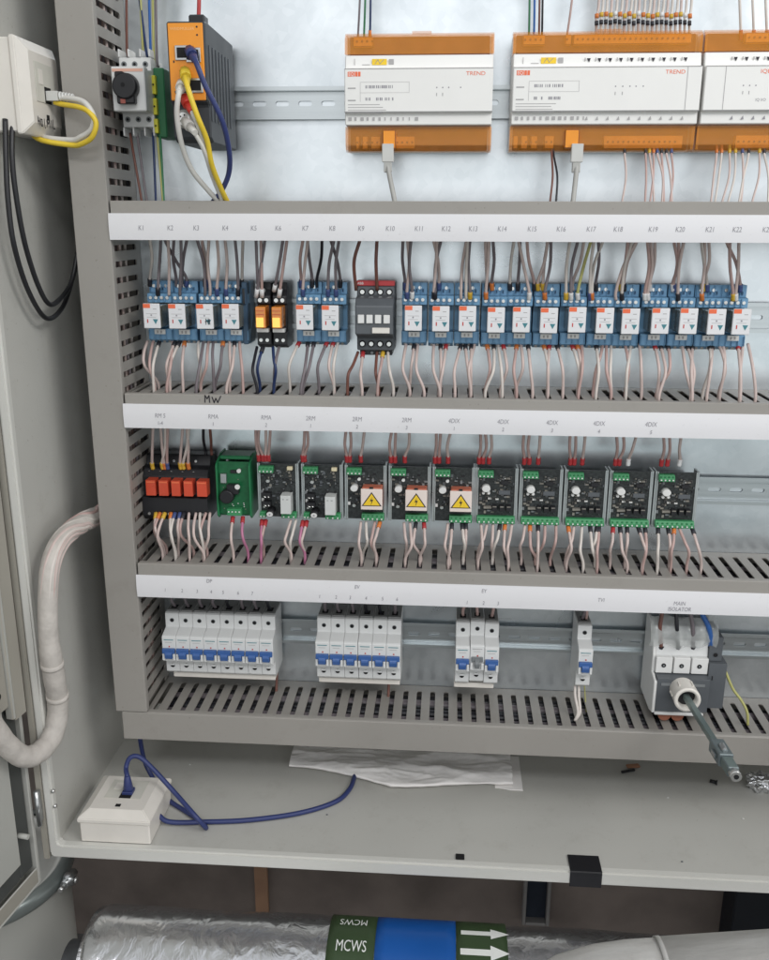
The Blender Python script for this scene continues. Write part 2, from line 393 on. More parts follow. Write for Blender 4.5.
t2 = h_trunk(-.3505, .62, -.2195, -.1813, at(407.9, 398, -.09).x, 'second horizontal grey trunking run, handwritten MW on its lid')
t3 = h_trunk(-.3505, .62, -.4195, -.3785, at(569.4, 576, -.09).x, 'third horizontal grey trunking run, above the circuit breakers')
t4 = h_trunk(-.3835, .62, -.6072, -.5705, at(305.2, 722, -.09).x, 'lowest grey slotted trunking run, unlabelled, above the cabinet floor')
for ch in t4.children: pass
# vertical trunk
vt = empty('cable_trunking', (-.3713, 0, -.5695), 'tall vertical grey trunking run down the left side of the panel', 'cable trunking')
b = MB(); b.box(-.0155, .0155, -.0025, -.0005, 0, 1.15, TR); b.build('base', vt)
ph = (at(130, 376, -.09).z + .5695) % PT - PT
for xx in (-.0172, .0158):
    b = MB()
    for c in comb_cells(70):
        vs = [(max(u+ph, 0), v) for u, v in c]
        if max(a for a, _ in vs) < .002: continue
        n = len(vs); b.add([(xx, v, u) for u, v in vs] + [(xx+.0014, v, u) for u, v in vs], [tuple(range(n)), tuple(range(2*n-1, n-1, -1))] + [(i, i+n, (i+1) % n+n, (i+1) % n) for i in range(n)], TR)
    b.build('slotted_wall', vt)
b = MB(); b.box(-.0188, .0190, -.0972, -.0950, 0, 1.15, LID); b.box(-.0188, -.0173, -.0949, -.087, 0, 1.15, LID); b.box(.0174, .0190, -.0949, -.087, 0, 1.15, LID); b.build('lid', vt, bevel=.0007)
# wires inside the vertical trunk
b = MB()
for i in range(16):
    m = random.choice([W_PINK, W_PINK, W_PINK2, W_GREY, W_WHITE, W_BLACK])
    x = -.3713 + random.uniform(-.012, .012); y = random.uniform(-.07, -.01)
    b.tube(smooth_path([(x+random.uniform(-.003, .003), y+random.uniform(-.004, .004), z) for z in (.42, .25, .1, -.05, -.2, -.35, -.5, -.56)], 4), .0017, m, 6)
tag(b.build('wire_bundle', loc=(-.3713, -.04, -.56)), 'mixed wires bundled inside the tall vertical slotted trunking', 'wire bundle', kind='stuff')
# dark cables added inside the horizontal trunking to darken its slots
for tk, nm in ((t1, 'topmost'), (t2, 'second'), (t3, 'third'), (t4, 'lowest')):
    zt_ = {'topmost': .019, 'second': -.1813, 'third': -.3785, 'lowest': -.5705}[nm]
    for i in range(6):
        y = -.022-i*.0115; m = [BLK, W_GREY, BLK, W_BLACK, W_GREY, BLK][i]; dz = random.uniform(.010, .014)
        wire([(x_, y+random.uniform(-.003, .003), zt_-dz-random.uniform(0, .003)) for x_ in (-.345, -.2, -.05, .1, .25, .4, .6)], m, '%s added slot-darkening cable from the back inside the %s horizontal trunking run' % (ORD[i], nm), 'cables added inside the horizontal trunking to darken its slots', r=.0062, name='cable', cat='cable', sub=5, n=8)
# label strips
def strip(trunk, za, zb, xend, items, marks=None):
    O = Vector(trunk.location)
    x0, x1 = -.3525, xend
    b = MB(); yy = -.0968; pr = []
    for k in range(9):
        t_ = k/8; z = za + (zb-za)*t_; pr.append((yy-.0012-.0008*math.sin(math.pi*t_), z))
    poly = pr + [(yy-.0003, zb), (yy-.0003, za)]
    b.prism([(y-O.y, z-O.z) for y, z in poly], x0-O.x, x1-O.x, 'x', CARD)
    s = b.build('label_strip', trunk)
    for txt, px, py, h in items:
        b = MB(); p = at(px, py, -.0990); b.text(txt, p.x-O.x, p.z-O.z, -.0990-O.y, h, INK, sx=.8, slant=.10)
        b.build('lettering', s)
ks = [141, 170, 196, 225, 253.5, 278, 305, 332, 361, 390, 419, 446, 473, 502, 532, 561, 591, 618, 653, 680, 710, 737, 767]
def ly(x, a, bb): return a + (bb-a)*(x-110)/659
strip(t1, -.0199, .0066, .60, [('K%d' % (i+1), x, ly(x, 227.5, 229.5), .0048) for i, x in enumerate(ks)])
it = []
for tx, nx, x in (('RM 5', '1-4', 160), ('RMA', '1', 213), ('RMA', '2', 266), ('2RM', '1', 310.5), ('2RM', '2', 357), ('2RM', '3', 406.5), ('4DIX', '1', 454), ('4DIX', '2', 503), ('4DIX', '3', 552), ('4DIX', '4', 599), ('4DIX', '5', 651)):
    it.append((tx, x, ly(x, 414.6, 426.5), .0048)); it.append((nx, x, ly(x, 422, 434.5), .0040))
strip(t2, -.2190, -.1922, .60, it)
it = [('DP', 209, 581, .0045), ('EV', 357, 587, .0045), ('EY', 484, 591, .0045), ('TVI', 601, 600, .0045), ('MAIN', 679.5, 603.5, .0046), ('ISOLATOR', 679.5, 609.2, .0046)]
for i, x in enumerate((165, 182, 197, 211, 223, 238, 252)): it.append((str(i+1), x, 590 + (x-165)*.04, .0042))
for i, x in enumerate((319.5, 336, 350, 366, 382.5, 397)): it.append((str(i+1), x, 596.5 + (x-319)*.035, .0042))
for i, x in enumerate((467, 483.5, 498)): it.append((str(i+1), x, 602.5 + (x-467)*.03, .0042))
strip(t3, -.4190, -.3918, .60, it)
# handwritten MW on the second lid
O = Vector(t2.location); b = MB(); c = at(213, 399, -.0967)
def hw(pts): b.stroke([(c.x-O.x+u*.0009, c.z-O.z+v*.00085) for u, v in pts], .0012, -.0968, INKD)
hw([(-10, -4.5), (-9.5, 4.5), (-7.2, .2), (-4.6, 4.4), (-4.2, -4.5)]); hw([(-1, 2.5), (1.2, -4.6), (3.5, 1), (5.6, -4.4), (9.6, 3.8)])
b.build('handwriting', [k for k in t2.children if k.name.startswith('lid')][0])

# ------------------------------------------------------------------ DIN rails
def rail(x0, x1, zc, label):
    o = MB(); H = .0165
    o.box(x0, x1, -.0085, -.0075, zc+.0125, zc+H, RAIL); o.box(x0, x1, -.0085, -.0075, zc-H, zc-.0125, RAIL)
    o.box(x0, x1, -.0074, -.0012, zc+.0120, zc+.0130, RAIL); o.box(x0, x1, -.0074, -.0012, zc-.0130, zc-.0120, RAIL)
    p = .025; n = int((x1-x0)/p); hw_, hh = .0075, .0026
    for i in range(n):
        a = x0+i*p; c = a+p/2; arc = [(c-hw_+hh-hh*math.cos(q*math.pi/8), hh*math.sin(q*math.pi/8)) for q in range(0, 5)] + [(c+hw_-hh+hh*math.sin(q*math.pi/8), hh*math.cos(q*math.pi/8)) for q in range(0, 5)]
        for s in (1, -1):
            poly = [(a, 0), (a, .0119), (a+p, .0119), (a+p, 0)] + [(u, v) for u, v in reversed(arc)]
            o.prism([(u, zc+v*s) for u, v in poly], -.0022, -.0012, 'y', RAIL)
    r = o.build('din_rail', loc=(x0, 0, zc)); return tag(r, label, 'mounting rail', 'perforated metal mounting rails')
rail(-.348, .62, .1215, 'perforated rail behind the orange and white controllers, topmost rail')
rail(-.348, .62, -.1020, 'perforated rail carrying the blue relays below the K-numbered strip')
rail(-.348, .62, -.3020, 'perforated rail carrying the green circuit board modules')
rail(-.348, .62, -.4990, 'perforated rail carrying the circuit breakers, lowest rail')

# ------------------------------------------------------------------ row 1: relays
def make_relay(loc, label):
    root = empty('plug_in_relay', loc, label, 'relay', 'blue socket relays')
    W = .0137
    b = MB()
    b.prism([(-.0095, .034), (-.031, .034), (-.031, .0215), (-.040, .0205), (-.040, .0105), (-.030, .0100), (-.030, -.0175), (-.043, -.0180), (-.043, -.0300), (-.034, -.0345), (-.0095, -.0345)], -W, W, 'x', BLUE)
    s = MB(); b2 = b; b2_root = root
    for k in range(4):
        x = -.0095+k*.0063
        b.box(x-.0033, x-.0026, -.0335, -.0312, .0222, .0335, BLUE); b.box(x-.0033, x-.0026, -.0425, -.0402, .0112, .0200, BLUE)
    for k in range(3):
        x = -.0080+k*.0068; s.cyl((x, -.0312, .0285), (x, -.0326, .0285), .0019, SCREW, n=8); b.box(x+.0024, x+.0044, -.0330, -.0312, .0235, .0275, BLUED)
    for k in range(4):
        x = -.0098+k*.0063; s.cyl((x, -.0402, .0160), (x, -.0416, .0160), .0019, SCREW, n=8)
    for k in range(4):
        x = -.0098+k*.0063; s.cyl((x, -.0392, -.0323), (x, -.0400, -.0327), .0017, SCREW, n=8)
    for k in range(5): b.box(-W+.0006+k*.0064, -W+.0014+k*.0064, -.0452, -.0432, -.0295, -.0190, BLUE)
    b.build('socket', root, bevel=.0004); build_each(s, 'terminal_screw', root, merge=0)
    b = MB(); b.box(-.0086, .0090, -.0680, -.0302, -.0140, .0098, SMOKE); b.build('relay_body', root, bevel=.0008)
    f = MB(); f.box(-.0091, .0091, -.0712, -.0682, -.0145, .0122, RFACE); ff = f.build('relay_face', root, bevel=.0006)
    k = MB(); y = -.07135
    k.box(-.0088, -.0010, y, -.0712, .0074, .0119, ORG)
    k.box(.0020, .0058, y, -.0712, .0060, .0068, PALEP); k.box(-.001, .0006, y, -.0712, -.001, .0006, INK); k.box(-.0052, -.0040, y, -.0712, -.0085, -.0045, REDM)
    k.add([(.0012, y, -.0045), (.0070, y, -.0045), (.0041, y, -.0100)], [(0, 2, 1)], TEAL); k.box(-.0060, .0062, y, -.0712, .0012, .0016, PALEP); k.box(-.0052, .0050, y, -.0712, -.0026, -.0022, PALEP)
    k.build('markings', ff)
    t = MB(); t.box(-.0058, .0064, -.0470, -.0434, -.0236, -.0182, WHT); t.box(-.003, -.0012, -.0472, -.04705, -.0225, -.0195, PALEP); t.box(.001, .003, -.0472, -.04705, -.0225, -.0195, PALEP); t.build('marker_tag', root, bevel=.0004)
    return root
kpx = {1: 151.5, 2: 176.8, 3: 203.8, 4: 229.8, 7: 305, 8: 331}
for i, x in enumerate((413, 440.5, 467.5, 495, 522, 549.5, 576.8, 604.5, 632, 660, 688, 715.5, 742.5)): kpx[10+i] = x
def face_y(x): return 315.5 if x < 250 else (316 if x < 350 else 318.5 + (x-413)*.008)
proto = None; REL = {}
for k, px in kpx.items():
    p = at(px, face_y(px), -.0712); loc = (p.x, 0, -.0992)
    extra = {1: 'leftmost of all', 3: 'its face hand-marked', 4: 'rightmost of the left four', 7: 'next to the amber relays', 8: 'beside the dark contactor', 10: 'first of the long row', 22: 'last of the long row'}.get(k, 'with white face')
    lab = 'blue socket relay below the strip label K%d, %s' % (k, extra)
    proto_new = make_relay(loc, lab) if proto is None else dup(proto, loc, lab, 'blue socket relays')
    proto = proto or proto_new; REL[k] = proto_new
    if k not in (1,): proto_new.rotation_euler = (random.uniform(-.008, .008), random.uniform(-.006, .006), random.uniform(-.02, .02))
# hand mark on K3 (its own extra part)
b = MB(); c = (.003, -.0065)
for st in ([(-.0018, -.003), (-.0016, .003)], [(.0008, -.003), (.001, .003)], [(-.0026, 0), (.0018, .0006)], [(.0024, -.003), (.0022, .0026)]): b.stroke([(c[0]+u, c[1]+v) for u, v in st], .0008, -.0715, INKD)
b.build('handwriting', REL[3])
# end stop behind K4
for px, lab in ((246, 'slim dark blue end block right of the K4 relay'),):
    p = at(px, 315, -.04); b = MB(); b.box(-.003, .003, -.045, -.009, -.034, .034, mat('end_block_navy', (58, 82, 104), .45)); b.box(-.002, .002, -.048, -.0452, .01, .028, BLK)
    tag(b.build('end_stop', loc=(0, 0, 0), bevel=.0008), lab, 'end stop').location = (p.x, 0, -.0992)
# amber relays K5 K6
def make_amber(loc, label):
    root = empty('interface_relay', loc, label, 'relay', 'amber interface relays')
    b = MB(); b.prism([(-.009, .035), (-.038, .035), (-.038, .028), (-.044, .020), (-.044, .012), (-.040, .011), (-.040, -.0165), (-.046, -.018), (-.046, -.033), (-.035, -.037), (-.009, -.037)], -.0078, .0078, 'x', BLK); b.build('base', root, bevel=.0007)
    b = MB(); b.cyl((0, -.0395, .0262), (0, -.0420, .0262), .0023, SCREW, n=10)
    for x in (-.0035, .0035): b.cyl((x, -.0442, .0160), (x, -.0462, .0160), .0023, SCREW, n=10); b.cyl((x, -.0462, -.0275), (x, -.0476, -.0275), .0020, SCREW, n=10)
    build_each(b, 'terminal_screw', root)
    b = MB(); b.box(-.0055, .0055, -.0640, -.0402, -.0125, .0105, AMB); a = b.build('relay_body', root, bevel=.0008)
    b = MB(); b.box(-.0046, .0036, -.0648, -.0641, -.0115, -.0010, GLOW); b.build('lit_indicator', a, bevel=.0003)
    b = MB(); b.box(-.0046, .0046, -.0644, -.0641, .0020, .0025, REDM); b.box(-.0046, .0046, -.0644, -.0641, .0060, .0064, REDM); b.build('markings', a)
    b = MB(); b.box(-.0065, .0068, -.0550, -.0462, -.0180, -.0138, WHT); b.build('marker_tag', root, bevel=.0004)
    return root
p = at(260.3, 318, -.064); q = at(276.6, 318.5, -.064)
A5 = make_amber((p.x, 0, -.1005), 'amber relay glowing yellow below label K5, left of the pair')
A6 = dup(A5, (q.x, 0, -.1005), 'amber relay glowing yellow below label K6, right of the pair')
# contactor K9
p = at(373.5, 318, -.075)
ct = empty('contactor', (p.x, 0, -.1), 'dark grey contactor with red top band below label K9', 'contactor')
b = MB(); b.prism([(-.009, .036), (-.044, .036), (-.046, .022), (-.060, .020), (-.068, .012), (-.068, -.018), (-.060, -.020), (-.048, -.024), (-.046, -.038), (-.009, -.038)], -.0205, .0205, 'x', DGR); body = b.build('body', ct, bevel=.001)
b = MB(); b.box(-.0207, .0207, -.0470, -.0300, .0320, .0375, mat('contactor_red', (182, 58, 62), .4)); b.build('red_band', ct, bevel=.0006)
b = MB(); b.text('ABB', -.0165, .0348, -.0472, .0026, WHT); b.build('maker_mark', body)
for z, y in ((.0255, -.0462), (-.0305, -.0482)):
    for k in range(4):
        x = -.0145+k*.0098; b = MB(); b.cyl((x, y+.001, z), (x, y-.0006, z), .0036, DARKHOLE, n=12); b.cyl((x, y-.0007, z), (x, y-.0016, z), .0024, SCREW, n=10); build_each(b, 'terminal_screw', ct)
for k in range(4):
    x = -.0140+k*.0092; b = MB(); b.box(x-.0034, x+.0034, -.0705, -.0682, -.0060, .0032, WHT); b.build('marker_tag', ct, bevel=.0005)
b = MB(); b.box(-.002, .0168, -.0700, -.0682, -.0165, -.0105, CREAM); b.build('name_plate', ct, bevel=.0004)
b = MB(); b.box(-.018, .018, -.040, -.009, -.044, -.0382, BLK)
for k in range(4): x = -.0135+k*.009; b.cyl((x, -.0402, -.0412), (x, -.0412, -.0412), .0022, MGR, n=10)
b.build('coil_terminal', ct, bevel=.0006)

# wires of row 1
def updown(px0, py0, y0, px1, py1, y1, bow=.004, mids=1):
    a = at(px0, py0, y0); c = at(px1, py1, y1); out = [a]
    for k in range(mids):
        t_ = (k+1)/(mids+1); v = a.lerp(c, t_); v += Vector((random.uniform(-bow, bow), random.uniform(-.006, .002), 0)); out.append(v)
    return out + [c]
PALE = [W_PINK, W_PINK, W_PINK2, W_WHITE, W_PINK]
NAMEOF = {W_PINK: 'pinkish', W_PINK2: 'dusty pink', W_WHITE: 'white', W_GREY: 'grey', W_BLACK: 'black', W_BROWN: 'brown', W_NAVY: 'navy', W_MAG: 'magenta', W_GREEN: 'green', W_YG: 'green-yellow', W_BLUE: 'blue'}
def fan(wires, ref, verb, group):
    """wires: list of (x_key, pts, mat, fer, ferend); labelled left to right"""
    wires.sort(key=lambda w: w[0]); n = len(wires)
    for i, w in enumerate(wires):
        pos = 'only' if n == 1 else ORD[i] + ('' if False else '')
        lab = ('%s %s wire %s %s' % (pos, NAMEOF[w[2]], verb, ref)) if n == 1 else ('%s wire from left %s %s, %s' % (pos, verb, ref, NAMEOF[w[2]]))
        wire(w[1], w[2], lab, group, fer=w[3], ferend=w[4], r=w[5] if len(w) > 5 else .00172)
slot2 = [at(407.9, 398, -.09).x + k*PT for k in range(-17, 30)]
slot3 = [at(569.4, 576, -.09).x + k*PT for k in range(-28, 30)]
slot1 = [at(420, 385, -.09).x + k*PT for k in range(-8, 30)]
def nearest(l, x): return min(l, key=lambda v: abs(v-x))
up = {1: [(150, 150), (161, 158)], 2: [(168, 169), (174, 176), (181, 180), (187, 182)], 3: [(197, 205), (202, 208), (209, 210)], 4: [(217, 217), (225, 226), (235, 238), (243, 242)],
      7: [(303, 301), (308, 303), (322, 317)], 8: [(334, 328), (339, 336)],
      10: [(403, 405), (411, 412)], 11: [(437, 434), (441, 435)], 12: [(470, 470), (468, 466)], 13: [(489, 486), (493, 492)], 14: [(514, 510), (520, 518), (527, 534)], 15: [(551, 545), (548, 543)],
      16: [(570, 566), (578, 571), (584, 573), (591, 578)], 17: [(594, 590), (603, 592)], 18: [(632, 622), (637, 624), (628, 621)], 19: [(651, 648), (655, 650)], 20: [(674, 674), (684, 678)], 21: [(705, 702), (709, 703)], 22: [(730, 733), (739, 736)]}
for k in up:
    if k not in (1, 4, 16): up[k] = up[k] + [(up[k][0][0]+random.choice([-3.5, 4.5]), up[k][-1][1]+random.choice([-5, 4]))]
for k, l in up.items():
    ws = []
    for i, (xa, xb) in enumerate(l):
        m = W_GREY if random.random() < (.45 if k < 9 else .25) else random.choice(PALE)
        if (k, i) in ((7, 2),): m = W_BLACK
        if (k, i) in ((16, 3),): m = W_YG
        low = random.random() < .5
        yb = -.033 if not low else -.042; rb = (285 if not low else 294) + (xb-150)*.006
        if k >= 10: rb += 2
        a = at(xa, 236, -.05); a.y = -.055; a = at(xa, 241, -.06) ; a = Vector((a.x, -.06, -.019))
        pts = [a + Vector((0, 0, .012)), a, a.lerp(at(xb, rb-8, yb), .5)+Vector((random.uniform(-.003, .003), random.uniform(-.006, .004), 0)), at(xb, rb-8, yb-.003), at(xb, rb+1, yb+.001)]
        ws.append((xa, pts, m, None, random.choice(['black', 'black', 'blue', 'orange', 'yellow', None, 'white']) if k > 9 else random.choice(['black', None, 'blue'])))
    fan(ws, 'above the K%d relay' % k, 'rising', 'wires rising from the blue relays')
ws = [(xa, [Vector((at(xa, 241, -.06).x, -.06, -.008)), Vector((at(xa, 241, -.06).x, -.06, -.019)), at((xa+xb)/2, 268, -.058), at(xb, rb, -.045)], m, None, 'white') for xa, xb, rb, m in ((256, 258, 290, W_GREY), (261, 262, 297, W_PINK2), (265, 256, 297, W_GREY))]
fan(ws, 'above the K5 amber relay', 'rising', 'wires rising from the amber relays')
ws = [(xa, [Vector((at(xa, 241, -.06).x, -.06, -.008)), Vector((at(xa, 241, -.06).x, -.06, -.019)), at((xa+xb)/2, 268, -.058), at(xb, rb, -.045)], m, None, 'white') for xa, xb, rb, m in ((283, 274, 291, W_GREY), (287, 279, 297, W_PINK2))]
fan(ws, 'above the K6 amber relay', 'rising', 'wires rising from the amber relays')
ws = [(xa, [Vector((at(xa, 241, -.06).x, -.06, -.008)), Vector((at(xa, 241, -.06).x, -.06, -.019)), at(xm, 262, -.06), at(xb, 290, -.046)], W_BROWN, None, None, .0019) for xa, xm, xb in ((360, 354, 356), (377, 376, 377))]
fan(ws, 'above the dark K9 contactor', 'rising', 'wires rising from the contactor')

def downs(k, tops, top_row, ytop, ref, group, z_end, slots, mats=None, fers=None, splay=6, yslot=(-.050, -.072), row_end=None):
    ws = []
    for i, x in enumerate(tops):
        a = at(x, top_row, ytop); m = mats[i] if mats else random.choice(PALE)
        sx = nearest(slots, a.x + random.uniform(-.004, .004)) + random.uniform(-.0008, .0008)
        ys = random.uniform(*yslot)
        bow = random.uniform(-.005, .005)
        e = Vector((sx, ys, z_end-.010)); t_ = Vector((sx, ys+.001, z_end+.006))
        pts = [a, Vector((a.x*.8+sx*.2+bow*.6, ytop-.014, a.z-.012)), Vector((a.x*.5+sx*.5+bow, (ytop+ys)/2-.012, (a.z*.5+z_end*.5))), t_, e]
        ws.append((x, pts, m, (fers[i] if fers else random.choice(['black', 'red', 'black', 'orange', None, None, None, None, 'black'])), None))
    fan(ws, ref, 'dropping', group)
nw = {1: 3, 2: 4, 3: 4, 4: 4, 7: 3, 8: 3}
for k in REL:
    p = kpx[k] + (2 if k < 9 else 0)
    n = nw.get(k, random.choice([3, 3, 4])); tops = [p - 9.5 + (i+.5)*19/n + random.uniform(-1.5, 1.5) for i in range(n)]
    mats = [random.choice([W_PINK, W_PINK2, W_PINK, W_WHITE, W_GREY if k < 9 else W_PINK]) for _ in tops]
    downs(k, tops, 341 + (0 if k < 9 else 3), -.038, 'below the K%d relay' % k, 'wires dropping from the blue relays', -.1830, slot2, mats)
downs(5, [257, 263], 347, -.044, 'below the K5 amber relay', 'wires dropping from the amber relays', -.1830, slot2, [W_BLACK, W_NAVY], [None, 'black'])
downs(6, [273, 279], 347, -.044, 'below the K6 amber relay', 'wires dropping from the amber relays', -.1830, slot2, [W_NAVY, W_GREY], [None, None])
downs(9, [358, 363, 377, 383, 388], 352, -.042, 'below the dark K9 contactor', 'wires dropping from the contactor', -.1830, slot2, [W_BROWN, W_PINK, W_BROWN, W_PINK2, W_WHITE], [None, 'red', None, 'yellow', None])
# ------------------------------------------------------------------ row 2
ZR2 = -.302
# relay interface board: five red relays
p0 = at(146, 455, -.05); p1 = at(209, 515, -.05)
zt = at(180, 450, -.02).z; zb = at(180, 519, -.045).z; xa = at(143, 490, -.05).x; xb = at(208, 490, -.05).x
rb_ = empty('relay_module', ((xa+xb)/2, 0, ZR2), 'black relay base holding five red relays below label RM 5', 'relay module')
O = Vector(rb_.location); hwid = (xb-xa)/2; zr0 = at(180, 481, -.062).z-O.z; zr1 = at(180, 497, -.062).z-O.z
b = MB(); b.prism([(-.009, .036), (-.028, .036), (-.034, .024), (-.042, .022), (-.048, zr0+.001), (-.048, zr1-.002), (-.056, zr1-.003), (-.056, -.032), (-.050, -.038), (-.009, -.038)], -hwid, hwid, 'x', BLK); b.build('base', rb_, bevel=.0008)
for k, (a_, c_) in enumerate(((145.6, 156), (158.4, 168.4), (171, 180.6), (183.3, 193), (196.4, 207.2))):
    x0 = at(a_, 489, -.062).x-O.x; x1 = at(c_, 489, -.062).x-O.x; b = MB(); b.box(x0+.0005, x1-.0005, -.062, -.0482, zr1+.001, zr0, REDR); b.box(x0+.001, x1-.001, -.0623, -.0621, zr0-.003, zr0-.001, ORG); b.build('relay', rb_, bevel=.001, seg=2)
b = MB()
for k in range(5):
    for (z, y, r_) in ((.0085, -.0455, .0018), (.0290, -.0318, .0016), (.0180, -.0430, .0016)):
        x = -hwid+.007+k*.0132; b.cyl((x, y+.002, z), (x, y-.0012, z), r_, SCREW, n=8)
for k in range(9):
    x = -hwid+.008+k*(2*hwid-.014)/8; b.cyl((x, -.0560, -.0290), (x, -.0574, -.0290), .0017, SCREW, n=8)
build_each(b, 'terminal_screw', rb_)
# green module
xa = at(216.5, 500, -.055).x; xb = at(251, 500, -.055).x
gm = empty('control_module', ((xa+xb)/2, 0, ZR2), 'green framed circuit module with black coil below label RMA 1', 'circuit module')
hw2 = (xb-xa)/2; b = MB()
b.prism([(-.009, .040), (-.030, .040), (-.052, .033), (-.055, .030), (-.055, -.030), (-.050, -.034), (-.009, -.034)], -hw2, -hw2+.0022, 'x', GRN); b.prism([(-.009, .040), (-.030, .040), (-.052, .033), (-.055, .030), (-.055, -.030), (-.050, -.034), (-.009, -.034)], hw2-.0022, hw2, 'x', GRN)
b.box(-hw2+.0023, hw2-.0023, -.040, -.012, .034, .0385, GRN); b.box(-hw2+.0023, hw2-.0023, -.044, -.012, -.033, -.030, GRN); b.build('frame', gm, bevel=.0007)
b = MB(); b.box(-hw2+.0024, hw2-.0024, -.0480, -.0462, -.0295, .0335, PCBG); b.build('circuit_board', gm)
b = MB(); b.cyl((-.0075, -.0482, -.006), (-.0075, -.0600, -.006), .0082, BLK, n=20); b.box(-.008, .006, -.056, -.0482, -.004, .008, BLK); b.build('coil', gm, bevel=.001)
b = MB(); b.cyl((.0055, -.0565, .006), (.0055, -.0580, .006), .0030, WHT, n=14); b.cyl((.0065, -.0482, .0235), (.0065, -.052, .0235), .0024, WHT, n=12); build_each(b, 'trimmer_dot', gm)
b = MB(); b.box(-.0155, -.0085, -.052, -.0482, .0085, .020, ZINC); b.box(-.004, .004, -.0495, -.0482, .020, .024, BLK)
for k in range(12): x = random.uniform(-.014, .014); z = random.uniform(-.024, .018); b.box(x-.0008, x+.0008, -.0490, -.0482, z-.0006, z+.0006, COMP if k % 2 else WHT)
build_each(b, 'component', gm, bevel=.0004)
b = MB(); b.box(-.0085, .0085, -.056, -.0482, -.0295, -.0215, TERM)
for k in range(4): x = -.0062+k*.0042; b.cyl((x, -.0562, -.0245), (x, -.0570, -.0245), .0014, WHT, n=8)
b.build('terminal_block', gm, bevel=.0005)

